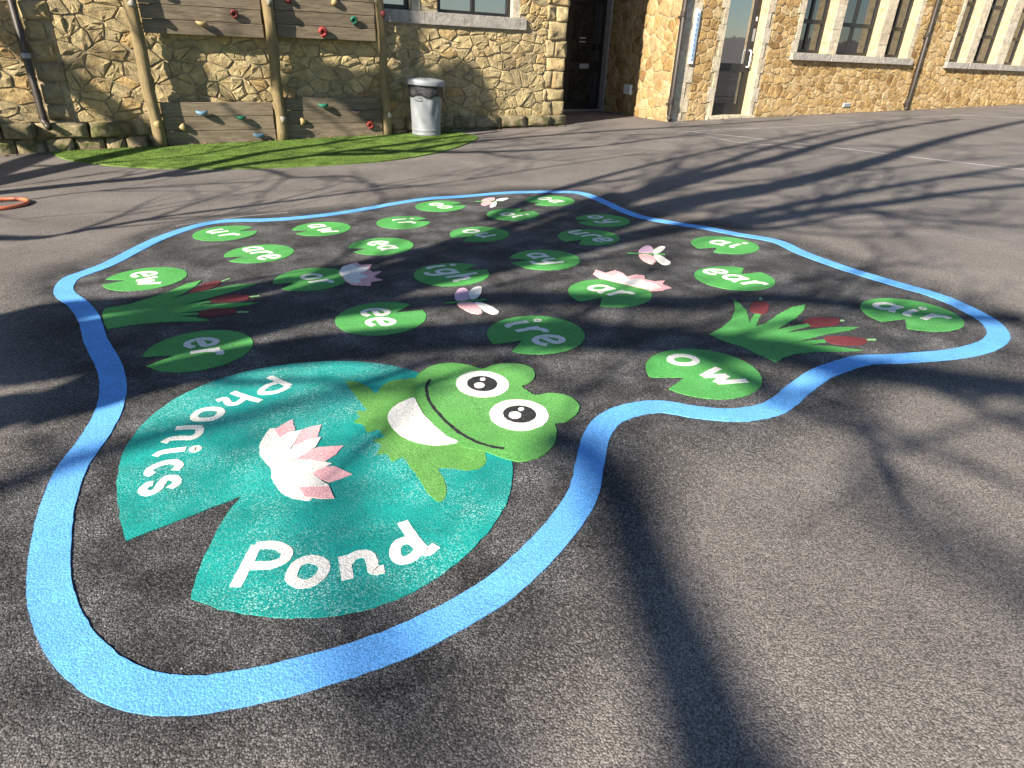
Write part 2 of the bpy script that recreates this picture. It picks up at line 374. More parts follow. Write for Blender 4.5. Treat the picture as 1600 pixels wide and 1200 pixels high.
me.polygons.foreach_set('loop_start', (np.arange(len(quads)) * 4).astype('i'))
try: me.polygons.foreach_set('loop_total', np.full(len(quads), 4, 'i'))
except Exception: pass
me.polygons.foreach_set('use_smooth', np.ones(len(quads), bool))
for nm, arr in (('primer', primer), ('dust', dust)):
    a = me.attributes.new(nm, 'FLOAT', 'POINT'); a.data.foreach_set('value', arr.astype('f'))
me.update(calc_edges=True); me.validate()
me.materials.append(M['asphalt'])
ground = link(bpy.data.objects.new('ground', me)); tag(ground, kind='structure')

# ------------------------------------------------------------------ paint builders (real sheets of thermoplastic)
L1, L2, L3, L4, L5 = .0032, .0042, .0053, .0064, .0075
def jitter(pts, amp, closed=True):
    out = []
    n = len(pts)
    for i, p in enumerate(pts):
        a, b = pts[i - 1] if (closed or i) else pts[i], pts[(i + 1) % n] if (closed or i < n - 1) else pts[i]
        t = b - a; l = np.linalg.norm(t)
        nrm = np.array([-t[1], t[0]]) / l if l > 1e-9 else np.zeros(2)
        out.append(p + nrm * rng.gauss(0, amp))
    return out
def sheet(name, pts, top, mat, parent, rough_edge=.0009, step=.02, bottom=-.001):
    pts = [np.array(p, float) for p in pts]
    if step: pts = jitter(resample(pts, step), rough_edge)
    n = len(pts); loc = parent.location if parent else Vector()
    v = [(p[0] - loc.x, p[1] - loc.y, gz(p[0], p[1]) + top - loc.z) for p in pts] + [(p[0] - loc.x, p[1] - loc.y, gz(p[0], p[1]) + bottom - loc.z) for p in pts]
    tris = tessellate_polygon([[Vector((p[0], p[1], 0)) for p in pts]])
    fs = []
    for t in tris:
        a, b, c = (pts[i] for i in t)
        fs.append(tuple(t) if (b[0] - a[0]) * (c[1] - a[1]) - (b[1] - a[1]) * (c[0] - a[0]) > 0 else tuple(t)[::-1])
    area = sum(pts[i][0] * pts[(i + 1) % n][1] - pts[(i + 1) % n][0] * pts[i][1] for i in range(n))
    for i in range(n):
        j = (i + 1) % n; fs.append((i, n + i, n + j, j) if area > 0 else (j, n + j, n + i, i))
    return mesh_obj(name, v, fs, mat, parent)
def ribbon_data(pts, width, top, loc, closed=False, bottom=-.001, amp=.0012, taper=None, cap=True):
    P = [np.array(p, float) for p in pts]; n = len(P); L = []; Rr = []
    for i in range(n):
        a = P[i - 1] if (closed or i > 0) else P[i]; b = P[(i + 1) % n] if (closed or i < n - 1) else P[i]
        t = b - a; t /= max(1e-9, np.linalg.norm(t)); nr = np.array([-t[1], t[0]])
        w = (width if taper is None else width * taper(i / (n - 1))) / 2
        L.append(P[i] + nr * (w + rng.gauss(0, amp))); Rr.append(P[i] - nr * (w + rng.gauss(0, amp)))
    v = []; f = []
    for l, r in zip(L, Rr):
        for q, h in ((l, top), (r, top), (l, bottom), (r, bottom)): v.append((q[0] - loc[0], q[1] - loc[1], gz(q[0], q[1]) + h - loc[2]))
    for i in range(n if closed else n - 1):
        a, b = 4 * i, 4 * ((i + 1) % n)
        f += [(a, a + 1, b + 1, b), (a + 2, a, b, b + 2), (a + 1, a + 3, b + 3, b + 1)]
    if not closed:
        f += [(0, 2, 3, 1), (4 * n - 4, 4 * n - 3, 4 * n - 1, 4 * n - 2)]
    return v, f
def ribbon(name, strokes, width, top, mat, parent, amp=.0012):   # strokes: list of (points, closed)
    mb = MB(); loc = tuple(parent.location) if parent else (0, 0, 0)
    for k, (pts, cl) in enumerate(strokes):
        v, f = ribbon_data(pts, width, top + .0003 * k, loc, cl, amp=amp); mb.add(v, f)
    return mesh_obj(name, mb.v, mb.f, mat, parent)
def marking(name, pts, label, cat, group=None):
    c = np.mean([np.array(p) for p in pts], 0)
    return empty(name, (c[0], c[1], gz(c[0], c[1])), 0, label, cat, group)
def ellipse(fz, cx, cy, rx, ry, rot=0, n=40):
    return fz([(cx + rx * math.cos(t) * math.cos(rot) - ry * math.sin(t) * math.sin(rot), cy + rx * math.cos(t) * math.sin(rot) + ry * math.sin(t) * math.cos(rot)) for t in np.linspace(0, 2 * math.pi, n, endpoint=False)])

# pond outline
rt = marking('painted_pond_outline', BLUE_W, 'wavy closed sky blue painted line round all the lily pads', 'ground marking')
v, f = ribbon_data(BLUE_W, .098, L1, tuple(rt.location), True, amp=.0009)
mesh_obj('line', v, f, M['blue'], rt)

# big pad with its lettering
arc = [(197, 846), (186, 800), (183, 755), (190, 715), (206, 685), (232, 655), (272, 625), (322, 601), (382, 582), (450, 570), (520, 565), (585, 568), (645, 580), (710, 608),
       (765, 655), (795, 700), (801, 742), (790, 790), (760, 835), (715, 880), (660, 918), (600, 945), (540, 960), (480, 966), (420, 964), (360, 956), (322, 944), (298, 936)]
big = spline([g(*p) for p in arc], False, 5) + [g(*p) for p in [(306, 905), (320, 868), (340, 828), (360, 796), (377, 776), (340, 790), (300, 806), (250, 825)]]
rt = marking('painted_lily_pad', big, 'big round teal lily pad with the words Phonics Pond and a frog', 'ground marking')
sheet('pad', big, L1, M['teal'], rt, .001, .02)
zp = Z(160, 560, .275); zq = Z(260, 760, .3125)
SP = lambda fz, pts, cl=False: (spline(fz(pts), cl, 6), cl)
for nm, strokes, w in [
    ('P', [SP(zp, [(948, 108), (1004, 132), (1066, 160)]), SP(zp, [(1060, 162), (1005, 190), (940, 202), (900, 197), (930, 164), (988, 142), (1014, 138)])], .027),
    ('h', [SP(zp, [(740, 196), (820, 224), (900, 247)]), SP(zp, [(815, 226), (765, 260), (720, 260), (695, 234), (652, 246)])], .027),
    ('o', [SP(zp, [(522, 332), (555, 303), (610, 290), (664, 295), (675, 315), (640, 343), (585, 352), (535, 350)], True)], .028),
    ('n', [SP(zp, [(418, 402), (490, 396), (565, 396)]), SP(zp, [(555, 400), (548, 432), (510, 455), (440, 456), (385, 464), (350, 484)])], .028),
    ('i', [SP(zp, [(475, 520), (400, 528), (335, 540), (300, 560)]), (ellipse(zp, 530, 519, 13, 8, 0, 10), True)], .028),
    ('c', [SP(zp, [(415, 640), (438, 610), (405, 592), (340, 602), (280, 630), (262, 655), (290, 664)])], .028),
    ('s', [SP(zp, [(385, 742), (424, 712), (412, 686), (368, 684), (338, 712), (312, 750), (262, 772), (230, 755), (258, 722), (290, 714)])], .028),
    ('P', [SP(zq, [(345, 508), (400, 400), (452, 298)]), SP(zq, [(445, 303), (540, 298), (602, 328), (590, 370), (525, 397), (430, 402)])], .032),
    ('o', [SP(zq, [(625, 448), (655, 393), (720, 368), (782, 388), (785, 432), (740, 478), (680, 494), (635, 476)], True)], .032),
    ('n', [SP(zq, [(888, 352), (898, 410), (908, 470)]), SP(zq, [(897, 395), (945, 350), (1005, 345), (1028, 380), (1040, 425), (1090, 418)])], .032),
    ('d', [SP(zq, [(1142, 335), (1160, 290), (1208, 274), (1256, 296), (1258, 332), (1215, 368), (1165, 372)], True), SP(zq, [(1180, 182), (1225, 250), (1270, 305), (1305, 332), (1350, 300)])], .032)]:
    ribbon('letter', strokes, w, L2, M['white'], rt, .0005)['label'] = 'white letter ' + nm

# lotus on the big pad
rt = marking('painted_lotus', zp([(1000, 600)]), 'big pink and white painted lotus flower in the middle of the teal pad', 'ground marking')
wb = [(970, 400), (1060, 430), (1110, 480), (1160, 560), (1200, 610), (1240, 680), (1210, 740), (1185, 810), (1110, 806), (1040, 785), (990, 735), (962, 680), (957, 630), (905, 570), (893, 510), (920, 445)]
sheet('flower_base', spline(zp(wb), True, 4), L2, M['white'], rt)
for i, q in enumerate([[(980, 410), (1030, 378), (1080, 352), (1097, 412), (1060, 430), (1005, 455)], [(1080, 470), (1140, 410), (1190, 392), (1243, 385), (1225, 450), (1150, 492), (1085, 500)],
          [(1105, 580), (1170, 530), (1230, 510), (1370, 503), (1330, 552), (1270, 590), (1180, 592)], [(1190, 660), (1260, 625), (1320, 618), (1420, 665), (1350, 692), (1290, 712), (1240, 690)],
          [(1115, 742), (1200, 735), (1290, 735), (1318, 800), (1230, 802), (1150, 795)]]):
    sheet('petal', zp(q), L3 + .0003 * i, M['pink'], rt)
for i, q in enumerate([[(1135, 412), (1098, 475), (1045, 560), (980, 605), (985, 520), (1020, 450), (1070, 425)], [(1243, 455), (1212, 510), (1140, 560), (1060, 600), (1000, 612), (1040, 545), (1120, 492), (1180, 465)],
          [(1305, 605), (1250, 635), (1150, 660), (1040, 645), (960, 630), (1050, 598), (1180, 583)], [(1290, 730), (1200, 737), (1090, 712), (1000, 665), (965, 640), (1080, 652), (1200, 672)]]):
    sheet('petal', zp(q), L4 + .0003 * i, M['white'], rt)

# frog
zf = Z(500, 540, .275)
body = [(545, 190), (500, 193), (430, 200), (380, 215), (340, 245), (318, 278), (285, 248), (230, 215), (145, 208), (185, 265), (225, 320), (252, 350), (264, 375), (205, 377), (226, 410), (190, 440), (250, 455),
        (270, 500), (330, 480), (348, 500), (370, 525), (302, 540), (346, 572), (320, 622), (385, 620), (412, 666), (470, 640), (510, 690), (560, 760), (608, 835), (650, 885), (690, 890), (716, 860), (716, 800),
        (692, 742), (668, 705), (740, 702), (830, 716), (900, 705), (946, 668), (935, 620), (940, 600), (800, 560), (680, 470), (600, 370), (560, 270)]
head = [(545, 190), (580, 150), (650, 116), (740, 103), (840, 115), (920, 136), (975, 118), (1050, 106), (1150, 112), (1208, 138), (1220, 178), (1195, 213), (1145, 236), (1185, 266), (1225, 286), (1300, 275), (1390, 285),
        (1450, 315), (1473, 355), (1452, 400), (1400, 433), (1336, 447), (1346, 490), (1335, 550), (1300, 602), (1240, 640), (1150, 661), (1060, 650), (980, 622), (930, 605), (800, 575), (680, 485), (590, 375), (550, 280)]
rt = marking('painted_frog', zf(body), 'smiling green painted frog with bulging white eyes beside the teal pad rim', 'ground marking')
sheet('body', spline(zf(body), True, 2), L2, M['frog_body'], rt, .0014, .012)
sheet('head', spline(zf(head), True, 4), L3, M['frog_head'], rt)
sheet('mouth', spline(zf([(532, 303), (560, 350), (600, 410), (660, 470), (720, 520), (783, 553), (720, 568), (640, 573), (550, 556), (470, 525), (410, 470), (385, 420), (400, 375), (450, 335)]), True, 4), L4, M['white'], rt)
ribbon('smile_line', [SP(zf, [(625, 198), (604, 245), (618, 315), (680, 400), (760, 478), (850, 535), (950, 575), (1045, 592)])], .0125, L4, M['black'], rt)
for cx, cy, rx, ry, px, py, prx, pry, hl in [(923, 226, 152, 75, 921, 224, 86, 43, [(905, 235, 30, 16), (924, 200, 15, 9)]), (1131, 402, 168, 89, 1133, 398, 94, 49, [(1107, 405, 36, 21), (1142, 370, 16, 10)])]:
    e = sheet('eye', ellipse(zf, cx, cy, rx, ry, .05), L4, M['white'], rt)
    e2 = sheet('pupil', ellipse(zf, px, py, prx, pry, .05), L5, M['black'], rt)
    e2.parent = e
    for a in hl:
        h_ = sheet('highlight', ellipse(zf, *a), L5 + .0011, M['white'], rt, .0008, .01); h_.parent = e

# small lily pads with graphemes
def ring(cx, cy, rx, ry): return ([(cx + rx * math.cos(t), cy + ry * math.sin(t)) for t in np.linspace(0, 2 * math.pi, 16, endpoint=False)], True)
GLY = {'a': (.98, [ring(.40, .5, .34, .44), ([(.82, .98), (.76, .4), (.82, .08), (1.0, .06)], False)]),
       'e': (.9, [([(.10, .47), (.45, .5), (.78, .58), (.72, .88), (.42, 1.0), (.12, .78), (.04, .4), (.22, .07), (.52, 0), (.82, .17)], False)]),
       'i': (.5, [([(.15, .98), (.12, .3), (.18, .06), (.38, .06)], False), ([(.22 + .05 * math.cos(t), 1.38 + .05 * math.sin(t)) for t in np.linspace(0, 6.28, 8, endpoint=False)], True)]),
       'r': (.74, [([(.12, 1.0), (.12, .5), (.12, 0)], False), ([(.12, .55), (.28, .86), (.5, .98), (.7, .9)], False)]),
       'w': (1.22, [([(.0, 1.0), (.12, .5), (.27, .05)], False), ([(.27, .05), (.42, .4), (.56, .78)], False), ([(.56, .78), (.68, .4), (.82, .05)], False), ([(.82, .05), (.98, .5), (1.14, 1.0)], False)]),
       'o': (.98, [ring(.44, .5, .38, .44)]),
       'u': (.96, [([(.05, 1.0), (.06, .4), (.2, .06), (.48, .08), (.72, .4)], False), ([(.75, 1.0), (.74, .4), (.76, .08), (.95, .06)], False)]),
       'y': (.96, [([(.05, 1.0), (.06, .52), (.25, .2), (.5, .24), (.72, .5)], False), ([(.8, 1.0), (.76, .3), (.68, -.2), (.42, -.48), (.08, -.4)], False)]),
       'g': (.98, [ring(.40, .5, .34, .44), ([(.80, .98), (.78, .2), (.70, -.28), (.4, -.5), (.08, -.4)], False)]),
       'h': (.96, [([(.1, 1.65), (.1, .8), (.1, 0)], False), ([(.1, .5), (.32, .88), (.6, .9), (.7, .55), (.72, .15), (.92, .06)], False)])}
def small_pad(text):
    cx, cy, r = CIRC[text]; _, nt_, p0, p1 = PADS[text]
    nr = g(*nt_) - np.array([cx, cy]); an = math.atan2(nr[1], nr[0]); hw = .25
    pts = [np.array([cx + r * math.cos(t), cy + r * math.sin(t)]) for t in np.linspace(an + hw, an + 2 * math.pi - hw, 64)]
    pts.append(np.array([cx + .42 * r * math.cos(an + .06), cy + .42 * r * math.sin(an + .06)]))
    extra = {'or': ' under a lotus flower', 'ar': ' with a pink lotus along its edge'}.get(text, '')
    rt = empty('painted_lily_pad', (cx, cy, gz(cx, cy)), 0, f'green painted lily pad with white letters {text}{extra}', 'ground marking', 'lily pads with letters inside the blue line')
    sheet('pad', pts, L1, M['green'], rt, .0009, .018)
    a, b = g(*p0), g(*p1); d = b - a; d /= np.linalg.norm(d); up = np.array([-d[1], d[0]]); xh = r * .53
    adv = [GLY[c][0] + .30 for c in text]; tot = sum(adv) - .30
    gap_ = 0.0
    if len(text) > 1:
        d0 = tot - (GLY[text[0]][0] + GLY[text[-1]][0]) / 2; gap_ = max(-.06, min(.35, (np.linalg.norm(b - a) / xh - d0) / (len(text) - 1)))
    adv = [w + gap_ for w in adv]; tot += gap_ * (len(text) - 1)
    if tot * xh > 1.8 * r: xh = 1.8 * r / tot
    mid = (a + b) / 2; x = -tot / 2
    for c, w in zip(text, adv):
        st = []
        for pts_, cl in GLY[c][1]:
            q = [mid + d * xh * (x + px_ + .16 * (py_ - .5)) + up * xh * (py_ - .5) for px_, py_ in pts_]
            st.append((q if cl or c == 'w' else spline(q, False, 5), cl))
        o = ribbon('letter', st, xh * .255, L2, M['white'], rt, .0004); o['label'] = 'white letter ' + c
        x += w
for t_ in PADS: small_pad(t_)

# small lotus flowers
z2 = Z(400, 290, .25); z3 = Z(700, 290, .25); z4 = Z(1000, 330, .25); z1 = Z(60, 290, .25)
for fz, outl, inn, lab in [
    (z2, [(515, 545), (540, 510), (600, 490), (635, 483), (650, 500), (722, 495), (706, 530), (735, 545), (782, 540), (750, 562), (735, 575), (790, 593), (720, 602), (718, 628), (660, 626), (600, 622), (560, 600), (540, 570)],
     [(517, 546), (545, 513), (600, 496), (642, 512), (700, 516), (690, 540), (650, 555), (700, 576), (640, 590), (662, 610), (600, 618), (562, 598), (542, 571)], 'painted lotus opening off the edge of the or lily pad'),
    (z3, [(908, 555), (925, 530), (985, 550), (1045, 533), (1090, 550), (1120, 574), (1175, 560), (1225, 565), (1230, 590), (1290, 602), (1356, 598), (1340, 620), (1395, 642), (1340, 656), (1270, 661), (1190, 641), (1110, 622), (1010, 598), (945, 580)],
     [(915, 556), (950, 552), (985, 562), (1025, 572), (1060, 556), (1100, 566), (1130, 592), (1200, 588), (1240, 606), (1300, 620), (1335, 645), (1270, 658), (1190, 639), (1110, 620), (1010, 596), (950, 580)], 'long painted lotus lying along the ar lily pad')]:
    rt = marking('painted_lotus', fz(outl), lab, 'ground marking')
    sheet('pink_petals', fz(outl), L3, M['pink'], rt, .0014, .014); sheet('white_petals', fz(inn), L4, M['white'], rt, .0014, .014)

# dragonflies
for lab, by, wings in [
    ('pink winged painted dragonfly between the igh and ire lily pads', [(-22, 736), (100, 726), (236, 712)],
     [('lilac', [(42, 690), (60, 655), (100, 642), (132, 668), (138, 708), (90, 722), (50, 716)]), ('white', [(140, 706), (130, 670), (165, 640), (205, 634), (211, 660), (186, 700), (152, 712)]),
      ('pink', [(58, 742), (110, 732), (160, 735), (200, 770), (212, 800), (160, 802), (100, 776)]), ('white', [(165, 733), (220, 738), (290, 770), (317, 797), (280, 806), (230, 786), (195, 757)])]),
    ('pale winged painted dragonfly between the ar and ai lily pads', [(1120, 423), (1200, 426), (1355, 431)],
     [('lilac', [(1193, 410), (1220, 385), (1255, 378), (1280, 395), (1276, 421), (1200, 420)]), ('white', [(1280, 421), (1290, 400), (1330, 382), (1358, 387), (1340, 410), (1310, 425)]),
      ('pink', [(1193, 434), (1245, 434), (1283, 446), (1297, 480), (1270, 491), (1220, 470)]), ('white', [(1285, 436), (1330, 441), (1375, 470), (1390, 490), (1350, 497), (1310, 475)])]),
    ('small pink painted dragonfly between the oo and oa lily pads', [(170, 98), (230, 100), (330, 96)],
     [('pink', [(212, 96), (230, 84), (258, 78), (290, 78), (285, 94)]), ('white', [(298, 93), (330, 82), (378, 80), (352, 94), (318, 97)]),
      ('pink', [(206, 118), (225, 104), (262, 102), (275, 112), (235, 128)]), ('white', [(260, 132), (280, 108), (303, 104), (300, 128), (280, 136)])])]:
    rt = marking('painted_dragonfly', z3([by[1]]), lab, 'ground marking')
    ribbon('body', [SP(z3, by)], .016, L1, M['green'], rt)
    for i, (mt, w) in enumerate(wings): sheet('wing', spline(z3(w), True, 4), L2 + .0003 * i, M[mt], rt)

# reeds
for fz, leaf, tails, lab in [
    (z1, [(400, 800), (415, 770), (560, 745), (700, 705), (830, 660), (930, 615), (1022, 592), (990, 625), (900, 680), (820, 715), (960, 675), (1110, 645), (1250, 620), (1367, 615), (1260, 650), (1100, 695), (950, 735), (885, 752),
          (1060, 722), (1080, 730), (990, 750), (1150, 740), (1377, 732), (1280, 752), (1100, 775), (950, 790), (830, 803), (1000, 796), (1000, 808), (850, 817), (980, 825), (1077, 845), (960, 850), (850, 848), (700, 860), (560, 875), (430, 900), (410, 860)],
     [([(952, 662), (1030, 620), (1110, 600), (1147, 604), (1100, 637), (1020, 664), (970, 672)], [(1130, 606), (1195, 583)]), ([(1078, 711), (1150, 692), (1250, 682), (1312, 692), (1306, 714), (1220, 723), (1110, 730)], [(1305, 699), (1381, 690)]),
      ([(998, 802), (1060, 778), (1150, 770), (1232, 775), (1238, 796), (1170, 810), (1060, 820)], [(1232, 790), (1312, 791)])], 'green painted bulrushes with dark brown heads between the ew and er pads'),
    (z4, [(435, 772), (510, 730), (570, 680), (595, 610), (584, 552), (625, 578), (665, 625), (680, 680), (682, 706), (702, 665), (718, 642), (757, 645), (722, 722), (780, 705), (860, 650), (940, 605), (1031, 585), (1025, 620), (980, 665), (900, 715), (862, 742),
          (940, 722), (1045, 705), (1062, 718), (895, 766), (1050, 745), (1200, 727), (1367, 727), (1310, 746), (1180, 767), (1060, 797), (940, 828), (1050, 812), (1150, 804), (1165, 822), (1010, 836), (1200, 845), (1387, 872), (1260, 879), (1100, 880),
          (980, 890), (900, 915), (850, 946), (750, 900), (640, 848), (530, 815)],
     [([(692, 592), (715, 563), (770, 562), (802, 580), (797, 630), (760, 648), (705, 634), (685, 615)], [(757, 566), (751, 542)]), ([(1022, 690), (1090, 668), (1170, 665), (1232, 672), (1252, 690), (1226, 713), (1150, 721), (1076, 723), (1050, 706)], [(1245, 688), (1271, 683)]),
      ([(1148, 792), (1230, 785), (1330, 789), (1402, 800), (1420, 815), (1390, 834), (1290, 839), (1190, 826)], [(1405, 805), (1472, 803)])], 'bright green painted bulrushes with red heads between the ear and ow pads')]:
    rt = marking('painted_bulrush', fz(leaf), lab, 'ground marking')
    sheet('leaves', fz(leaf), L1, M['green'], rt, .0012, .015)
    for i, (c, tp) in enumerate(tails):
        ribbon('spike', [(resample(fz(tp), .02, False), False)], .013, L1, M['pale_green'], rt)
        sheet('seed_head', spline(fz(c), True, 3), L2, M['red'], rt, .0014, .014)

# old white lines of the court beyond, and a survey mark by the pond
for px, w, lab in [([(1075, 205), (1180, 216), (1300, 230), (1450, 248), (1620, 267)], .032, 'long thin worn white court line slanting across the tarmac'),
                   ([(1060, 207), (1130, 202), (1200, 200), (1275, 196), (1390, 186), (1495, 180)], .045, 'worn white court line running along near the honey stone wall'),
                   ([(1495, 179.5), (1600, 184.5), (1660, 187)], .035, 'faint white court line beyond the corner below the far window'),
                   ([(1285, 199), (1330, 196), (1390, 192)], .025, 'short stub of white line beside the court line near the wall'),
                   ([(1100, 212), (1135, 219), (1150, 222), (1200, 226), (1260, 231)], .014, 'thin curved chalk mark below the court line corner'),
                   ([(275, 353), (340, 343), (400, 336), (450, 332)], .012, 'thin white chalk line just outside the blue pond line')]:
    P = resample([g(*p) for p in px], .08, False); rt = marking('painted_line', P, lab, 'ground marking')
    v, f = ribbon_data(P, w, .0028, tuple(rt.location), False, amp=.004 if w > .02 else .001); mesh_obj('line', v, f, M['line'], rt)

# ------------------------------------------------------------------ stone walls
def clip(poly, a, b, c):                      # keep a*x + b*y <= c
    out = []
    n = len(poly)
    for i in range(n):
        p, q = poly[i], poly[(i + 1) % n]; dp, dq = a * p[0] + b * p[1] - c, a * q[0] + b * q[1] - c
        if dp <= 0: out.append(p)
        if dp * dq < 0:
            t = dp / (dp - dq); out.append((p[0] + (q[0] - p[0]) * t, p[1] + (q[1] - p[1]) * t))
    return out
def parea(p): return .5 * abs(sum(p[i][0] * p[(i + 1) % len(p)][1] - p[(i + 1) % len(p)][0] * p[i][1] for i in range(len(p)))) if len(p) > 2 else 0
def rubble(x0, x1, z0, z1, w, h, holes, jit=.42):
    ny_ = max(1, int((z1 - z0) / h)); seeds = []
    for j in range(ny_ + 2):
        nx_ = int((x1 - x0) / w) + 2; off = rng.random() * w
        for i in range(-1, nx_):
            if rng.random() < .12: continue
            seeds.append((x0 + off + i * w + rng.uniform(-jit, jit) * w, z0 + (j - .5) * h + rng.uniform(-jit, jit) * h))
            if rng.random() < .16: seeds.append((x0 + off + (i + rng.random()) * w, z0 + (j + rng.uniform(-.5, .5)) * h))
    cell = {}
    for k, (x, z) in enumerate(seeds): cell.setdefault((int(x // w), int(z // h)), []).append(k)
    out = []; ar = (w / h)
    for k, (x, z) in enumerate(seeds):
        poly = [(max(x0, x - 2 * w), max(z0, z - 2 * h)), (min(x1, x + 2 * w), max(z0, z - 2 * h)), (min(x1, x + 2 * w), min(z1, z + 2 * h)), (max(x0, x - 2 * w), min(z1, z + 2 * h))]
        if poly[0][0] >= poly[1][0] or poly[0][1] >= poly[2][1]: continue
        ci, cj = int(x // w), int(z // h)
        for di in range(-3, 4):
            for dj in range(-3, 4):
                for m_ in cell.get((ci + di, cj + dj), ()):
                    if m_ == k or len(poly) < 3: continue
                    x2, z2_ = seeds[m_]; dx, dz = x2 - x, (z2_ - z) * ar * ar
                    if abs(dx) + abs(dz) < 1e-6: continue
                    poly = clip(poly, dx, dz, dx * (x + x2) / 2 + dz * (z + z2_) / 2)
        for hx0, hx1, hz0, hz1 in holes:
            if len(poly) < 3: break
            bx0, bx1 = min(p[0] for p in poly), max(p[0] for p in poly); bz0, bz1 = min(p[1] for p in poly), max(p[1] for p in poly)
            if bx1 <= hx0 or bx0 >= hx1 or bz1 <= hz0 or bz0 >= hz1: continue
            opts = [clip(poly, 1, 0, hx0), clip(poly, -1, 0, -hx1), clip(poly, 0, 1, hz0), clip(poly, 0, -1, -hz1)]
            poly = max(opts, key=parea)
        if len(poly) >= 3 and parea(poly) > .12 * w * h: out.append(poly)
    return out
def stone_geo(poly, joint, depth, y0=0.0, chunky=.6):
    # rounds the corners, then raises a rough face; local x along the wall, y into it, z up
    if sum(poly[i][0] * poly[(i + 1) % len(poly)][1] - poly[(i + 1) % len(poly)][0] * poly[i][1] for i in range(len(poly))) < 0: poly = poly[::-1]
    cx = sum(p[0] for p in poly) / len(poly); cz = sum(p[1] for p in poly) / len(poly); q = []
    n = len(poly)
    for i in range(n):
        p = poly[i]; a = poly[i - 1]; b = poly[(i + 1) % n]
        la, lb = math.dist(p, a), math.dist(p, b)
        if la < .015: continue
        ka = min(.22, .016 / la); kb = min(.22, .016 / max(lb, 1e-6))
        q += [(p[0] + (a[0] - p[0]) * ka, p[1] + (a[1] - p[1]) * ka), (p[0] + (b[0] - p[0]) * kb, p[1] + (b[1] - p[1]) * kb)]
    if len(q) < 3: q = list(poly)
    rmean = sum(math.dist(p, (cx, cz)) for p in q) / len(q)
    s0 = max(.5, 1 - joint / rmean); n = len(q); v = []; f = []
    tx, tz = rng.gauss(0, .12) * depth / rmean, rng.gauss(0, .12) * depth / rmean
    dep = depth * rng.uniform(.7, 1.25)
    rings = [(s0, .02, 0), (s0 * .985, -dep * .45, .12), (s0 * .93, -dep * .9, .26), (s0 * .55, -dep * 1.05, .42)]
    wob = [rng.uniform(-1, 1) for _ in range(n)]
    for k, (s, y, a) in enumerate(rings):
        for i, p in enumerate(q):
            wb_ = 1 + .05 * wob[i] * (k > 0)
            x, z = cx + (p[0] - cx) * s * wb_, cz + (p[1] - cz) * s * wb_
            v.append((x, y0 + y + rng.gauss(0, a * dep) * chunky + (tx * (x - cx) + tz * (z - cz)) * 2 * (k > 0), z))
    v.append((cx, y0 - dep * (1.12 + rng.uniform(-.15, .2)), cz))
    for k in range(3):
        for i in range(n): j = (i + 1) % n; f.append((k * n + i, k * n + j, (k + 1) * n + j, (k + 1) * n + i))
    for i in range(n): f.append((3 * n + i, 3 * n + (i + 1) % n, 4 * n))
    return v, f
def put_stones(polys, visible, parent, mat, joint, depth, limit, y0=0.0, chunky=.6, name='stone', xf=None, smooth=True):
    scored = sorted(polys, key=lambda p: -visible(p)); rest = MB()
    for k, p in enumerate(scored):
        v, f = stone_geo(p, joint, depth, y0, chunky); t = rng.random()
        if xf: v = [xf(q) for q in v]
        if k < limit and visible(p) > 0: mesh_obj(name, v, f, mat, parent, smooth, t)
        else: rest.add(v, f, t)
    if rest.v: o = rest.build('far_' + name + 's', mat, parent, smooth); o['kind'] = 'stuff'
def wall_face(name, x0, x1, z0, z1, holes, depth, mat, parent):
    mb = MB(); cx = sorted({x0, x1} | {h[0] for h in holes} | {h[1] for h in holes}); cz = sorted({z0, z1} | {h[2] for h in holes} | {h[3] for h in holes})
    cx = [c for c in cx if x0 <= c <= x1]; cz = [c for c in cz if z0 <= c <= z1]
    for a, b in zip(cx, cx[1:]):
        for c, d in zip(cz, cz[1:]):
            mx, mz = (a + b) / 2, (c + d) / 2
            if any(h[0] < mx < h[1] and h[2] < mz < h[3] for h in holes): continue
            mb.add([(a, 0, c), (b, 0, c), (b, 0, d), (a, 0, d)], [(0, 1, 2, 3)])
    for h in holes:
        a, b, c, d = h; d = min(d, z1)
        mb.add([(a, 0, c), (a, depth, c), (a, depth, d), (a, 0, d)], [(0, 3, 2, 1)]); mb.add([(b, 0, c), (b, depth, c), (b, depth, d), (b, 0, d)], [(0, 1, 2, 3)])
        mb.add([(a, 0, c), (b, 0, c), (b, depth, c), (a, depth, c)], [(0, 3, 2, 1)]); mb.add([(a, 0, d), (b, 0, d), (b, depth, d), (a, depth, d)], [(0, 1, 2, 3)])
    mb.add([(x0, depth, z0), (x1, depth, z0), (x1, depth, z1), (x0, depth, z1)], [(3, 2, 1, 0)])
    mb.add([(x0, 0, z1), (x1, 0, z1), (x1, depth, z1), (x0, depth, z1)], [(0, 1, 2, 3)])
    mb.add([(x0, 0, z0), (x0, 0, z1), (x0, depth, z1), (x0, depth, z0)], [(0, 1, 2, 3)]); mb.add([(x1, 0, z0), (x1, 0, z1), (x1, depth, z1), (x1, depth, z0)], [(3, 2, 1, 0)])
    return mb.build(name, mat, parent)
def boxpart(name, mat, parent, x0, x1, y0, y1, z0, z1, b=0.0, tint=.5, kind=None):
    mb = MB(); mb.box(x0, x1, y0, y1, z0, z1, b, tint); o = mb.build(name, mat, parent)
    return tag(o, kind=kind)
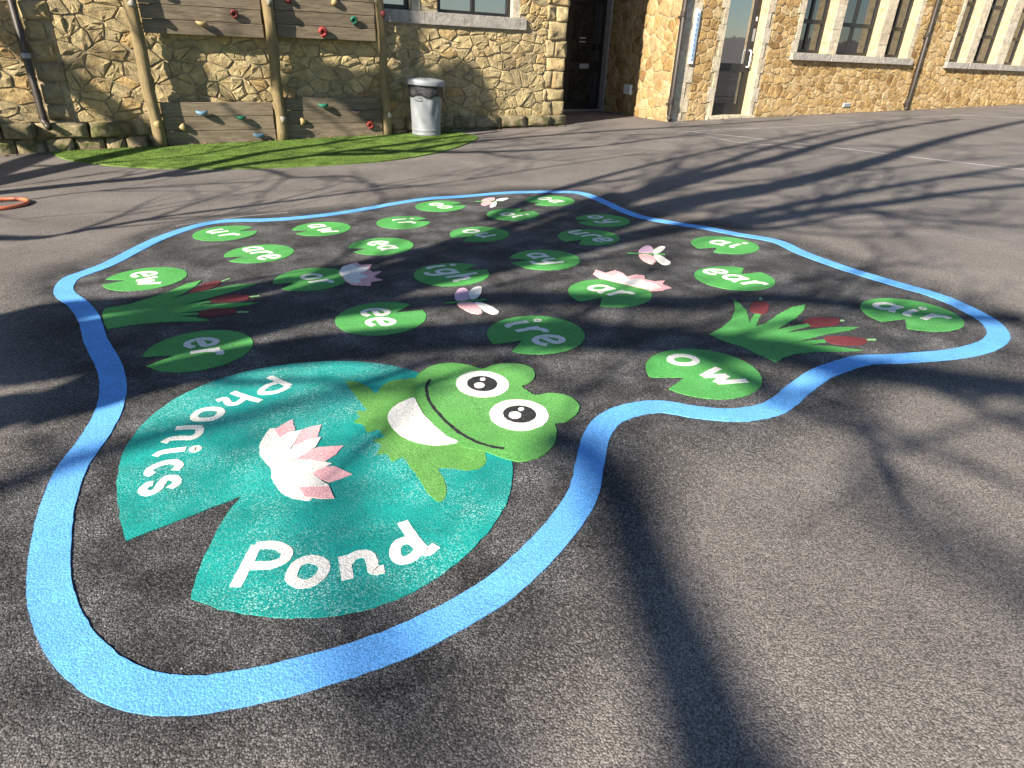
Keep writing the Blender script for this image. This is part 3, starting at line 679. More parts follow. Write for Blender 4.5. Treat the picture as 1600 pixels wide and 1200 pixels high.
def window(parent, x0, x1, z0, z1, y, bars_x=(), bars_z=(), fw=.06, name='window', glass='glass'):
    mb = MB()
    mb.box(x0, x0 + fw, y - .03, y + .04, z0, z1); mb.box(x1 - fw, x1, y - .03, y + .04, z0, z1)
    mb.box(x0 + fw, x1 - fw, y - .03, y + .04, z0, z0 + fw); mb.box(x0 + fw, x1 - fw, y - .03, y + .04, z1 - fw, z1)
    for bx in bars_x: mb.box(bx - fw * .5, bx + fw * .5, y - .026, y + .036, z0 + fw, z1 - fw)
    xs_ = [x0 + fw] + [q for bx in bars_x for q in (bx - fw * .5, bx + fw * .5)] + [x1 - fw]
    for bz in bars_z:
        for a, b in zip(xs_[::2], xs_[1::2]): mb.box(a, b, y - .022, y + .032, bz - fw * .6, bz + fw * .6)
    fr = mb.build(name, M['dark_metal'], parent)
    zs = [z0 + fw] + [q for bz in bars_z for q in (bz - fw * .6, bz + fw * .6)] + [z1 - fw]
    for a, b in zip(xs_[::2], xs_[1::2]):
        for c, d in zip(zs[::2], zs[1::2]):
            boxpart('pane', M[glass], fr, a - .005, b + .005, y + .004, y + .012, c - .005, d + .005)
    return fr

# --- the old building on the left
LWd = np.array([.84238612, .5388744]); LO = np.array([-6.4, 8.90592]); LANG = math.atan2(LWd[1], LWd[0])
lb = empty('stone_building', (LO[0], LO[1], 0), LANG, 'old tan rubble stone building behind the climbing frame and bin', 'building')
LT = 4.2
LH = [(3.7, 5.5, 1.715, 3.3), (5.83, 7.40, 1.69, 3.3)]
wall_face('wall', -4.5, 8.42, -.6, LT, LH, .4, M['mortar_l'], lb)
LHx = LH + [(3.5, 7.55, 1.50, 1.75), (.12, .46, -.6, 1.75), (8.0, 8.6, -.6, LT), (5.45, 5.53, 1.7, 3.3)]
def visL(p):
    x = sum(q[0] for q in p) / len(p); z = sum(q[1] for q in p) / len(p)
    if z > 2.05 or z < -.3 or x < -.9 or x > 8.5: return 0
    if 1.5 < x < 4.7 and (z > 1.3 or z < .35): return 0
    return parea(p)
put_stones(rubble(-4.4, 8.06, -.1, LT - .05, .255, .165, LHx, .5), visL, lb, M['stone_l'], .008, .022, 270, 0, .62, smooth=False)
# squared blocks of the older corner strip and the rough corner blocks by the porch
z_ = .15; k = 0
while z_ < 1.75:
    h_ = rng.uniform(.2, .27); w_ = (.30, .24, .33)[k % 3]
    v, f = stone_geo([(.14, z_), (.14 + w_, z_), (.14 + w_, z_ + h_), (.14, z_ + h_)], .01, .03, 0, .8)
    mesh_obj('quoin', v, f, M['plinth_l'] if k < 3 else M['stone_l'], lb, True, .2 + .3 * rng.random()); z_ += h_; k += 1
z_ = .12; k = 0
while z_ < LT - .2:
    h_ = rng.uniform(.19, .3); w_ = .42 if k % 2 else .27
    x1_ = 8.46 + rng.uniform(-.02, .025)
    for a, b in (((x1_ - w_), x1_), (7.98, x1_ - w_)):
        if b - a < .05: continue
        v, f = stone_geo([(a, z_), (b, z_), (b, z_ + h_), (a, z_ + h_)], .008, .03, 0, .8)
        mesh_obj('quoin', v, f, M['stone_l'], lb, True, .45 + .4 * rng.random())
    z_ += h_; k += 1
# projecting plinth courses
for zr0, zr1, dep, wr in ((-.06, .14, .13, (.34, .62)), (-.38, -.06, .10, (.22, .42))):
    x_ = -2.2
    while x_ < 8.5:
        w_ = rng.uniform(*wr); x2_ = min(x_ + w_, 8.55)
        hid = x2_ > 1.45 and x_ < 4.8
        v, f = stone_geo([(x_, zr0), (x2_, zr0), (x2_, zr1 + rng.uniform(-.012, .012)), (x_, zr1 + rng.uniform(-.012, .012))], .006, .05 if hid else dep, 0, .2)
        mesh_obj('plinth_stone', v, f, M['plinth_l'], lb, True, rng.random()); x_ = x2_
for x0_, x1_ in ((3.6, 5.58), (5.585, 7.53)):
    boxpart('window_sill', M['sill'], lb, x0_, x1_, -.06, .16, 1.53, 1.712, .008, .3 + .4 * rng.random())
for x0_, x1_ in ((5.37, 5.52), (7.26, 7.42)):
    z_ = 1.715
    while z_ < 3.3:
        boxpart('jamb_block', M['ashlar'], lb, x0_, x1_, -.012, .2, z_, z_ + .4, .006, .6); z_ += .403
window(lb, 3.75, 5.37, 1.72, 3.28, .12, (4.55,), (2.6,), .065, glass='door_glass')
window(lb, 5.85, 7.26, 1.70, 3.28, .10, (6.53,), (2.6,), .065, glass='door_glass')
mb = MB(); pp = [(.105, -.09, 4.1), (.095, -.09, .22), (.10, -.10, .16), (.13, -.17, .105), (.135, -.22, .09)]
mb.tube(pp, .043, 12); mb.build('drainpipe', M['pipe'], lb, True)
for z_ in (.92, 2.3):
    mb = MB(); mb.lathe([(.05, -.03), (.054, -.02), (.054, .02), (.05, .03)], (.1, -.09, z_), 12, (True, True)); mb.build('pipe_bracket', M['galv'], lb)
# side of the porch recess and simple roof so the building is a solid
boxpart('side_wall', M['mortar_l'], lb, 8.02, 8.41, .402, 4.2, -.6, LT - .01)
mb = MB(); mb.add([(-4.9, -.35, LT), (8.7, -.35, LT), (8.7, 4, LT + 2.2), (-4.9, 4, LT + 2.2), (-4.9, -.35, LT + .12), (8.7, -.35, LT + .12), (8.7, 4, LT + 2.35), (-4.9, 4, LT + 2.35)],
                  [(0, 1, 2, 3), (7, 6, 5, 4), (0, 4, 5, 1), (1, 5, 6, 2), (2, 6, 7, 3), (3, 7, 4, 0)]); mb.build('roof', M['pipe'], lb)

# --- the honey stone building on the right, with the porch recess between
RWd = np.array([.86085454, .50885112]); RO = np.array([2.96, 14.470656]); RANG = math.atan2(RWd[1], RWd[0])
rb = empty('stone_building', (RO[0], RO[1], 0), RANG, 'honey coloured rubble stone building with tall mullioned windows and glass doors', 'building')
RT = 4.4
DOOR = (1.27, 2.40, -.6, 2.75)
W1 = [(3.56, 4.60), (4.91, 6.40), (6.76, 7.70)]; W2 = [(9.62, 10.42), (10.78, 11.95), (12.4, 13.3)]
RH = [DOOR] + [(a, b, 1.41, 3.5) for a, b in W1] + [(a, b, 1.38, 3.5) for a, b in W2]
wall_face('wall', .12, 30, -.6, RT, RH, .5, M['mortar_r'], rb)
RHx = [(1.08, 2.62, -.6, 3.0), (3.40, 7.88, 1.25, 3.75), (9.46, 13.55, 1.2, 3.75), (.0, .30, -.6, RT), (.30, .56, -.6, RT)]
def visR(p):
    x = sum(q[0] for q in p) / len(p); z = sum(q[1] for q in p) / len(p)
    if z > 2.6 or z < 0 or x > 14.5: return 0
    return parea(p) / (8 + x) ** 2
put_stones(rubble(.5, 17, -.2, 3.9, .215, .165, RHx), visR, rb, M['stone_r'], .012, .016, 205, 0, .55, smooth=False)
# porch side wall, running back from the corner (in the building's own axes)
def to_r(x, y): d = np.array([x, y]) - RO; return float(d @ RWd), float(d @ np.array([-RWd[1], RWd[0]]))
PB = to_r(1.83, 17.35); PL = math.hypot(*PB); pd = np.array(PB) / PL; pn = np.array([-pd[1], pd[0]])   # pn points into the porch
if pn[0] > 0: pn = -pn
def sx(q): return (pd[0] * q[0] - pn[0] * q[1], pd[1] * q[0] - pn[1] * q[1], q[2])
mb = MB(); mb.box(.0, PL + .9, .0, .12, -.6, RT - .02); mb.v = [sx(p) for p in mb.v]; mb.build('porch_wall', M['mortar_r'], rb)
put_stones(rubble(.01, PL - .3, -.2, RT - .1, .27, .24, []), lambda p: parea(p) if sum(q[1] for q in p) / len(p) < 2.3 else 0, rb, M['stone_r'], .013, .016, 95, 0, .8, 'porch_stone', lambda q: sx((q[0], q[1], q[2])))
z_ = -.1; k = 0
while z_ < 2.6:
    mb = MB(); mb.box(PL - .30, PL + .02, -.05, .1, z_, z_ + .42, .008, .2); mb.v = [sx(p) for p in mb.v]; mb.build('porch_jamb_block', M['sill'], rb); z_ += .424; k += 1
# porch door across the back
pe = empty('porch_door', (0, 0, 0), 0, 'dark glazed door standing in shadow at the back of the porch', 'door')
pe.parent = None; A3 = np.array([1.83, 17.35]); dv = -LWd; pe.location = (A3[0], A3[1], gz(*A3) + .02); pe.rotation_euler = (0, 0, LANG)
fr = MB(); fr.box(-3.2, -.02, .12, .3, -.4, 3.2); fr.build('back_panel', M['dark_metal'], pe)
mb = MB(); mb.box(-.16, 0, -.06, .10, 0, 2.4); mb.box(-1.16, -1.0, -.06, .10, 0, 2.4); mb.box(-1.0, -.16, -.05, .09, 0, .16); mb.box(-1.0, -.16, -.05, .09, .86, 1.04); mb.box(-1.0, -.16, -.05, .09, 2.24, 2.4); mb.build('frame', M['dark_metal'], pe)
boxpart('pane', M['glass'], pe, -1.0, -.16, .0, .02, .16, .86); boxpart('pane', M['glass'], pe, -1.0, -.16, .0, .02, 1.04, 2.24)
boxpart('notice', M['paper'], pe, -.74, -.56, -.012, -.002, 1.52, 1.55); boxpart('notice', M['paper'], pe, -.74, -.56, -.012, -.002, 1.44, 1.47)
mb = MB(); mb.box(-.72, -.46, -.075, -.055, .90, 1.0); mb.build('letter_plate', M['paper'], pe)
boxpart('lock', M['dark_metal'], pe, -.30, -.2, -.10, -.05, 1.3, 1.42, .01)
boxpart('threshold', M['steel'], pe, -1.3, 0, -.12, -.07, -.06, .01)
# corner blocks, door jambs
def blocks(x0, x1, z0, z1, h, y0, y1, alt=0.0, side=1, first=0):
    z = z0; k = first
    while z < z1:
        e = alt if k % 2 else 0
        a, b = (x0, x1 + e) if side > 0 else (x0 - e, x1)
        hh = min(h, z1 - z)
        if hh > .04: boxpart('dressed_block', M['ashlar'], rb, a, b, y0, y1, z, z + hh - .004, .006, rng.random())
        z += h; k += 1
blocks(.03, .40, -.1, 3.4, .285, -.016, .06, .15, 1)
blocks(1.16, 1.268, .10, 2.8, .29, -.02, .22, .10, -1)
blocks(2.402, 2.52, .10, 2.8, .29, -.02, .22, .09, 1)
boxpart('door_step', M['ashlar'], rb, 1.12, 2.56, -.06, .3, -.2, .115, .01)
boxpart('door_lintel', M['ashlar'], rb, 1.1, 2.6, -.022, .2, 2.76, 3.1, .01)
for wi, (W_, zs_, s0_, s1_, hj) in enumerate(((W1, 1.41, 3.42, 7.88, .25), (W2, 1.38, 9.5, 13.5, .27))):
    for a, b in zip([s0_] + [q[1] for q in W_], [q[0] for q in W_] + [s1_]):
        z = zs_
        edge = a == s0_ or b == s1_
        k = 0
        while z < 3.5:
            boxpart('mullion_block', M['ashlar'], rb, a + (0 if a != s0_ else (.0 if k % 3 else -.08)) + .002, b - .002, -.02, .2, z, z + hj - .004, .006, rng.random()); z += hj; k += 1
    cuts = [s0_ - .06] + [(W_[0][1] + W_[1][0]) / 2 - .06, (W_[1][1] + W_[2][0]) / 2 - .06] + [s1_ + .05]
    for a, b in zip(cuts, cuts[1:]): boxpart('window_sill', M['sill'], rb, a + .012, b - .012, -.10, .21, zs_ - .15, zs_ - .004, .012, rng.random())
    boxpart('window_lintel', M['ashlar'], rb, s0_ - .1, s1_ + .1, -.03, .2, 3.5, 3.78, .01)
    for a, b in W_: window(rb, a + .003, b - .003, zs_, 3.498, .24, ((a + b) / 2,), (2.04, 2.75), .07)
# glass door with its handle
gd = MB(); y_ = .22; a, b = 1.272, 2.398
for q in ((a, a + .11, .12, 2.74), (b - .15, b, .12, 2.74)): gd.box(q[0], q[1], y_ - .03, y_ + .05, q[2], q[3])
for q in ((.12, .33), (.98, 1.14), (2.6, 2.74)): gd.box(a + .11, b - .15, y_ - .025, y_ + .045, q[0], q[1])
dr = gd.build('door', M['dark_metal'], rb)
boxpart('pane', M['glass'], dr, a + .1, b - .14, y_ + .004, y_ + .014, .32, .99); boxpart('pane', M['door_glass'], dr, a + .1, b - .14, y_ + .004, y_ + .014, 1.13, 2.61)
mb = MB(); hx = b - .12; mb.tube(spline([(hx, y_ - .03, 1.08), (hx, y_ - .09, 1.085), (hx, y_ - .10, 1.12), (hx, y_ - .10, 1.36), (hx, y_ - .09, 1.395), (hx, y_ - .03, 1.40)], False, 4), .016, 10); mb.build('handle', M['white_plastic'], dr, True)
boxpart('door_sign', M['paper'], dr, b - .105, b - .04, y_ - .036, y_ - .031, 1.58, 1.82); boxpart('door_sign', M['white_plastic'], dr, b - .09, b - .05, y_ - .036, y_ - .031, 1.96, 2.04)
# downpipes
for x_, r_, zb in ((-.005, .05, .06), (8.2, .05, .22)):
    mb = MB(); mb.tube([(x_, -.085, 4.3), (x_, -.085, zb + .1), (x_, -.10, zb + .04), (x_ - .02, -.15, zb)], r_, 12); dp = mb.build('drainpipe', M['pipe'], rb, True)
    for z_ in (.35, 1.9, 3.4):
        mb = MB(); mb.box(x_ - .075, x_ + .075, -.10, -.022, z_ - .025, z_ + .025, .006); mb.lathe([(.058, -.05), (.061, -.04), (.061, .04), (.058, .05)], (x_, -.085, z_ + .06), 12, (True, True)); mb.build('pipe_bracket', M['pipe'], dp)
# vent grille and the small box in the porch
boxpart('wall_vent', M['white_plastic'], rb, 5.66, 5.92, -.035, .0, .28, .37, .004)
for i in range(4): boxpart('vent_slat', M['steel'], rb, 5.68, 5.90, -.043, -.0355, .292 + i * .02, .302 + i * .02)
mb = MB(); mb.box(1.5, 1.8, -.07, .0, .42, .62, .012); mb.v = [sx(p) for p in mb.v]; bx_ = mb.build('junction_box', M['white_plastic'], rb)
mb = MB(); mb.add([(-.3, -.3, RT), (30.5, -.3, RT), (30.5, 5, RT + 2.6), (-2.5, 5, RT + 2.6), (-.3, -.3, RT + .14), (30.5, -.3, RT + .14), (30.5, 5, RT + 2.75), (-2.5, 5, RT + 2.75)],
                  [(0, 1, 2, 3), (7, 6, 5, 4), (0, 4, 5, 1), (1, 5, 6, 2), (2, 6, 7, 3), (3, 7, 4, 0)]); mb.build('roof', M['pipe'], rb)
# measuring board on the corner blocks
ms = empty('wall_sign', (RO[0] + RWd[0] * .42 + RWd[1] * .05, RO[1] + RWd[1] * .42 - RWd[0] * .05, 1.1), RANG, 'tall narrow white board with a blue strip on the pale corner blocks', 'sign')
boxpart('board', M['white_plastic'], ms, -.055, .055, -.0, .03, 0, .97, .004); boxpart('blue_strip', M['blue_print'], ms, -.02, .03, -.005, -.001, .06, .9)
for i in range(9): boxpart('mark', M['white_plastic'], ms, -.012, .008, -.009, -.0055, .10 + i * .09, .125 + i * .09)

# ------------------------------------------------------------------ climbing wall
cw = empty('climbing_frame', (LO[0], LO[1], 0), LANG, 'timber climbing wall of round posts and planks studded with coloured holds', 'climbing wall')
def gl(s, off=0): p = LO + LWd * s + np.array([LWd[1], -LWd[0]]) * off; return gz(*p)
for (xb, xt, r) in ((1.395, 1.372, .079), (3.085, 3.10, .077), (4.795, 4.765, .062)):
    mb = MB(); zb = gl(xb, .2) - .05; L = 2.75; pts = []; rad = []
    for i in range(15):
        t = i / 14; pts.append((xb + (xt - xb) * t * 1.5 + .008 * math.sin(i * 1.1), -.2 + .006 * math.cos(i * 1.7), zb + L * t)); rad.append(r * (1 + .05 * math.sin(i * 2.1) + .03 * (1 - t)))
    mb.tube(pts, rad, 16); mb.build('post', M['post'], cw, True)
def planks(x0, x1, zs, y):
    for a, b in zip(zs, zs[1:]): boxpart('plank', M['plank'], cw, x0 + rng.uniform(-.006, .006), x1 + rng.uniform(-.006, .006), y - .036 + rng.uniform(-.003, .003), y, a + .003, b - .003, .006)
planks(1.49, 3.0, [-.22, .005, .195, .385], -.12); planks(3.18, 4.72, [-.19, .075, .265, .45], -.12)
planks(1.47, 3.0, [1.228, 1.40, 1.575, 1.75, 1.925, 2.1, 2.275, 2.45], -.12); planks(3.19, 4.69, [1.248, 1.42, 1.595, 1.77, 1.945, 2.12, 2.295, 2.47], -.12)
for x0_, x1_ in ((1.6, 1.68), (2.8, 2.88), (3.3, 3.38), (4.5, 4.58)):
    boxpart('batten', M['plank'], cw, x0_, x1_, -.118, -.04, -.25, .36); boxpart('batten', M['plank'], cw, x0_, x1_, -.118, -.04, 1.26, 2.4)
def hold(x, z, col, kind, s=.06, y=-.158):
    s *= .88; mb = MB(); seed = rng.random() * 9
    if kind == 'ring':
        pts = [(x + s * .62 * math.cos(t), y - .035 - .012 * math.sin(t), z + s * .62 * math.sin(t)) for t in np.linspace(-2.0, 3.4, 16)]
        mb.tube(pts, [s * .36 * (1 - .25 * abs(i / 15 - .45)) for i in range(16)], 9)
        mb.lathe([(s * .5, 0), (s * .4, .03)], (0, 0, 0), 9, (True, True)); n0 = len(mb.v) - 18
        for i in range(n0, len(mb.v)): q = mb.v[i]; mb.v[i] = (x + q[0], y - q[2], z + q[1])
    elif kind == 'bar':
        pts = [(x + s * t, y - .03 - .035 * (1 - t * t), z + s * .35 * (t * t) - s * .25) for t in np.linspace(-1, 1, 9)]
        mb.tube(pts, [s * (.22 + .22 * (1 - t * t)) for t in np.linspace(-1, 1, 9)], 9)
        mb.tube([(x - s * .5, y + .004, z - s * .1), (x - s * .5, y - .035, z - s * .15)], s * .2, 7); mb.tube([(x + s * .5, y + .004, z - s * .1), (x + s * .5, y - .035, z - s * .15)], s * .2, 7)
    else:
        bm = bmesh.new(); bmesh.ops.create_icosphere(bm, subdivisions=2, radius=1)
        for q in bm.verts:
            a = math.atan2(q.co.z, q.co.x); k = 1 + .28 * math.sin(3 * a + seed) * (1 - abs(q.co.y)) + .1 * math.sin(9 * q.co.x + seed)
            q.co = Vector((x + q.co.x * s * .85 * k, y - .02 + q.co.y * s * .75, z + q.co.z * s * k))
        bm.verts.index_update(); mb.add([tuple(q.co) for q in bm.verts], [[q.index for q in f_.verts] for f_ in bm.faces]); bm.free()
    return mb.build('hold', HOLD[col], cw, True)
for x, z, c, k, s in [(2.19, 1.385, 'tan', 'bar', .075), (2.63, 1.51, 'dark_red', 'ring', .07), (2.0, .26, 'blue', 'bar', .08), (2.52, .19, 'green', 'bar', .07), (1.72, .06, 'tan', 'knob', .06), (2.74, -.06, 'blue', 'bar', .08),
                      (3.42, .11, 'tan', 'knob', .06), (3.76, .35, 'green', 'bar', .08), (4.28, .245, 'pink', 'bar', .065), (4.5, .04, 'red', 'ring', .075), (3.85, 1.345, 'red', 'ring', .085), (4.34, 1.52, 'green', 'ring', .07),
                      (3.40, 1.73, 'dark_red', 'knob', .055), (4.07, 1.75, 'tan', 'knob', .065), (2.3, 1.86, 'red', 'ring', .07), (1.8, 1.7, 'green', 'knob', .06)]: hold(x, z, c, k, s)
for x, z, c in [(1.385, 1.56, 'grey'), (1.40, .115, 'tan'), (3.10, 1.69, 'grey'), (3.10, .155, 'grey'), (4.775, 1.63, 'dark_red'), (4.80, .19, 'grey')]: hold(x, z, c, 'knob', .058, -.27)

# ------------------------------------------------------------------ turf strip
tp = [(80, 239), (92, 246), (120, 253), (180, 260), (240, 263.5), (310, 264.5), (400, 264), (480, 260.5), (560, 256), (630, 249), (690, 238), (728, 226), (746, 217), (744, 213)]
tf = spline([g(*p) for p in tp], False, 4)
back = [LO + LWd * s + np.array([LWd[1], -LWd[0]]) * .13 for s in (6.0, 5.0, 3.5, 2.0, .6)]
tpoly = tf + back
trf = sheet('artificial_turf', tpoly, .014, M['turf'], None, .002, .05); tag(trf, kind='structure')
bl = MB(); P = np.array(tpoly); lo, hi = P.min(0), P.max(0); cnt = 0
bv, bf = [], []
cand = nrng.uniform(lo, hi, size=(160000, 2)); insd = np.zeros(len(cand), bool)
for a, b in zip(P, np.roll(P, -1, 0)):
    cr = ((a[1] > cand[:, 1]) != (b[1] > cand[:, 1])); insd ^= cr & (cand[:, 0] < (b[0] - a[0]) * (cand[:, 1] - a[1]) / (b[1] - a[1] + 1e-12) + a[0])
cand = cand[insd][:42000]
for k, (x, y) in enumerate(cand):
    a = rng.random() * 6.28; h = rng.uniform(.005, .013); w = .004; z = gz(x, y) + .013; lx, ly = rng.gauss(0, .012), rng.gauss(0, .012)
    bv += [(x - w * math.cos(a), y - w * math.sin(a), z), (x + w * math.cos(a), y + w * math.sin(a), z), (x + lx, y + ly, z + h)]; bf.append((3 * k, 3 * k + 1, 3 * k + 2))
gb = mesh_obj('grass_blades', bv, bf, M['turf'], trf); tag(gb, kind='stuff')

# ------------------------------------------------------------------ bin
bc = np.array([-1.62, 11.42]); bz = gz(*bc) + .016
bn = empty('rubbish_bin', (bc[0], bc[1], bz), .3, 'dented galvanised metal dustbin with black liner and lid on the turf', 'bin')
def can(prof, n=48, dent=True):
    v = []; f = []
    for r, z in prof:
        for k in range(n):
            th = 2 * math.pi * k / n; rr = r
            if dent:
                for ta, tz, am, sa, sz in ((-1.05, .38, .03, .28, .16), (-1.6, .5, .018, .22, .1), (-.5, .22, .015, .3, .12)):
                    da = (th - ta + math.pi) % (2 * math.pi) - math.pi; rr -= am * math.exp(-(da / sa) ** 2 - ((z - tz) / sz) ** 2)
            v.append((rr * math.cos(th), rr * math.sin(th), z))
    for i in range(len(prof) - 1):
        for k in range(n): f.append((i * n + k, i * n + (k + 1) % n, (i + 1) * n + (k + 1) % n, (i + 1) * n + k))
    f.append(tuple(range(n))[::-1]); f.append(tuple((len(prof) - 1) * n + k for k in range(n)))
    return v, f
prof = [(.235, .0), (.24, .012), (.238, .03), (.236, .075), (.243, .083), (.236, .092)] + [(.236 + .022 * t, .10 + .49 * t) for t in np.linspace(0, 1, 14)] + [(.264, .595), (.266, .605), (.258, .612)]
v, f = can(prof); mesh_obj('can', v, f, M['galv'], bn, True)
v = []; f = []; n = 48; zs_ = [.585, .60, .63, .66, .70, .74, .755]
for j, z in enumerate(zs_):
    for k in range(n):
        th = 2 * math.pi * k / n; r = .274 + .006 * math.sin(7 * th + j) + .006 * math.sin(17 * th + 2 * j) + rng.gauss(0, .003) - (.012 if j == 0 else 0); v.append((r * math.cos(th), r * math.sin(th), z + (.02 * math.sin(5 * th) if j == 0 else 0)))
for i in range(len(zs_) - 1):
    for k in range(n): f.append((i * n + k, i * n + (k + 1) % n, (i + 1) * n + (k + 1) % n, (i + 1) * n + k))
f.append(tuple((len(zs_) - 1) * n + k for k in range(n)))
mesh_obj('liner_bag', v, f, M['bag'], bn, True)
mb = MB(); mb.lathe([(.30, -.008), (.312, -.008), (.316, .0), (.318, .055), (.308, .072), (.27, .085), (.16, .098), (.06, .102), (.0, .103)], (0, 0, .755), 48, (True, False))
for i, q in enumerate(mb.v): mb.v[i] = (q[0], q[1], q[2] + .012 * q[0] / .3 * -1 + .004 * math.sin(5 * math.atan2(q[1], q[0])) * (q[2] > .8))
mb.build('lid', M['galv'], bn, True)
for an in (math.pi * 1.28, math.pi * .28):
    mb = MB(); ca, sa = math.cos(an), math.sin(an)
    q = [(-.06, .255, .56), (-.06, .30, .565), (-.05, .32, .56), (.05, .32, .56), (.06, .30, .565), (.06, .255, .56)]
    mb.tube([(ca * r + -sa * t, sa * r + ca * t, z) for t, r, z in q], .007, 8); mb.build('handle', M['galv'], bn, True)

# ------------------------------------------------------------------ orange hoop at the left edge
hc = g(-4, 322); hp = empty('hoop', (hc[0], hc[1], gz(*hc) + .015), 0, 'orange plastic hoop lying on the tarmac', 'hoop')
mb = MB(); v = []; f = []; n, m_ = 56, 10
for i in range(n):
    a = 2 * math.pi * i / n
    for j in range(m_):
        b = 2 * math.pi * j / m_; rr = .23 + .015 * math.cos(b); x, y = rr * math.cos(a), rr * math.sin(a); v.append((x, y, .016 * math.sin(b) + SA * x + SB * y + .002))
for i in range(n):
    for j in range(m_): f.append((i * m_ + j, ((i + 1) % n) * m_ + j, ((i + 1) % n) * m_ + (j + 1) % m_, i * m_ + (j + 1) % m_))
mesh_obj('ring', v, f, M['orange'], hp, True)

# ------------------------------------------------------------------ bare trees behind the camera; their shadows cross the playground
def fan(base, P, z=0.0):                      # the point above the tree's own plane whose shadow falls on P
    P = np.array(P, float); k = float((P[:2] - base) @ SD)
    return np.array([P[0] - SD[0] * k, P[1] - SD[1] * k, (P[2] if len(P) > 2 else gz(*P)) + k * TANE])
class Tree:
    def __init__(s, base, label, seed):
        s.b = np.array(base); s.rng = random.Random(seed); s.o = empty('bare_tree', (base[0], base[1], gz(*base)), 0, label, 'tree'); s.tw = MB()
        s.side = np.array([SD[1], -SD[0], 0])
    def loc(s, P): return [tuple(np.array(p) - np.array(s.o.location)) for p in P]
    def limb(s, gpts, r0, r1, name='limb', twigs=8, depth=.5, tl=1.0, high=0.0):
        P = [fan(s.b, p) + S_TO * high for p in gpts]; P = spline(P, False, 5); n = len(P)
        ph = s.rng.random() * 6; am = depth
        P = [p + s_ for p, s_ in zip(P, [np.array([S_TO[0], S_TO[1], S_TO[2]]) * am * math.sin(ph + 2.5 * i / n) for i in range(n)])]
        rad = [r0 + (r1 - r0) * i / (n - 1) for i in range(n)]
        mb = MB(); mb.tube(s.loc(P), rad, 9); mb.build(name, M['bark'], s.o, True)
        for _ in range(twigs):
            i = s.rng.randrange(n // 6, n - 1); t = P[min(i + 1, n - 1)] - P[i]; t /= np.linalg.norm(t)
            s.twig(P[i], t, rad[i] * .34 + .006, s.rng.uniform(.6, 1.6) * tl, 2 if s.rng.random() < .7 else 1)
    def twig(s, p, d, r, L, lev):
        ang = s.rng.choice((-1, 1)) * s.rng.uniform(.4, 1.0); n = 6; q = p; out = [p]
        ax = np.array([SD[0], SD[1], 0]); c, si = math.cos(ang), math.sin(ang)
        dd = d * c + np.cross(ax, d) * si; dd = dd + ax * s.rng.uniform(-.3, .3); dd[2] += .15; dd /= np.linalg.norm(dd)
        for i in range(n):
            dd = dd + np.array([s.rng.gauss(0, .10) for _ in range(3)]); dd[2] += .03; dd /= np.linalg.norm(dd); q = q + dd * L / n; out.append(q)
        r = min(r, .03)
        s.tw.tube(s.loc(out), [max(.004, r * (1 - .8 * i / n)) for i in range(n + 1)], 5, False)
        if lev:
            for _ in range(2):
                i = s.rng.randrange(2, n + 1); t = out[i] - out[i - 1]; s.twig(out[i], t / np.linalg.norm(t), r * .6, L * s.rng.uniform(.4, .75), lev - 1)
    def finish(s):
        o = s.tw.build('twigs', M['bark'], s.o); o['kind'] = 'stuff'
G = lambda L: [g(*p) for p in L]
tA = Tree((-5.4, -1.6), 'large bare tree outside the picture whose limbs shadow the painted pond', 3)
b0 = tA.b
tA.limb([b0, b0 + SD * 2.5 + [-.1, .1]] + G([(0, 560), (150, 540), (300, 515), (450, 482), (600, 440), (760, 395), (830, 372)]), .25, .30, 'trunk', 5, .0)
tA.limb([b0, b0 + SD * 2 + [.12, -.12]] + G([(0, 645), (130, 622), (220, 596), (330, 570), (462, 548), (625, 532), (760, 522), (900, 524), (1020, 530), (1130, 540), (1240, 552), (1330, 574), (1440, 588), (1600, 608), (1750, 625)]), .17, .06, 'limb', 8, .3)
tA.limb(G([(800, 382), (880, 352), (960, 316), (1040, 292), (1130, 268), (1220, 246), (1300, 222), (1400, 200), (1500, 186)]), .21, .075, 'limb', 14, .3)
tA.limb(G([(790, 385), (900, 362), (1000, 334), (1100, 310), (1200, 293), (1300, 270), (1390, 245), (1460, 222), (1560, 198), (1640, 182)]), .25, .095, 'limb', 14, .3)
tA.limb(G([(600, 442), (700, 428), (800, 410), (900, 388), (1000, 367), (1100, 350), (1180, 346), (1280, 330), (1400, 315), (1500, 300), (1640, 285)]), .16, .06, 'limb', 12, .4)
tA.limb(G([(1100, 352), (1180, 358), (1250, 350), (1350, 332), (1450, 344), (1640, 356)]), .05, .02, 'limb', 8, .2)
tA.limb(G([(450, 500), (560, 482), (700, 470), (820, 466), (950, 470), (1080, 472), (1220, 466), (1340, 478), (1450, 492), (1600, 500)]), .09, .04, 'limb', 6, .4)
tA.limb(G([(960, 316), (1010, 290), (1060, 255), (1090, 240), (1160, 228), (1260, 210)]), .04, .012, 'limb', 8, .2)
tA.limb(G([(1300, 270), (1400, 262), (1500, 250), (1620, 240)]), .035, .012, 'limb', 6, .2)
tA.limb([b0 + SD * 4.2, np.array([-1.6, -.3]), np.array([-.1, 0.0])] + G([(1165, 1330), (1130, 1210), (1095, 1100), (1060, 1010), (1030, 940), (1003, 870), (980, 800), (950, 745), (915, 705), (860, 680)]), .095, .065, 'limb', 0, .6, .7, 6.0)
tA.limb([np.array([-.6, .1]), np.array([.6, .35]), np.array([1.3, .75])] + G([(1640, 940), (1560, 890), (1480, 845), (1400, 800), (1355, 755), (1362, 700), (1340, 640), (1300, 590)]), .06, .035, 'limb', 0, .6, .9, 13.0)
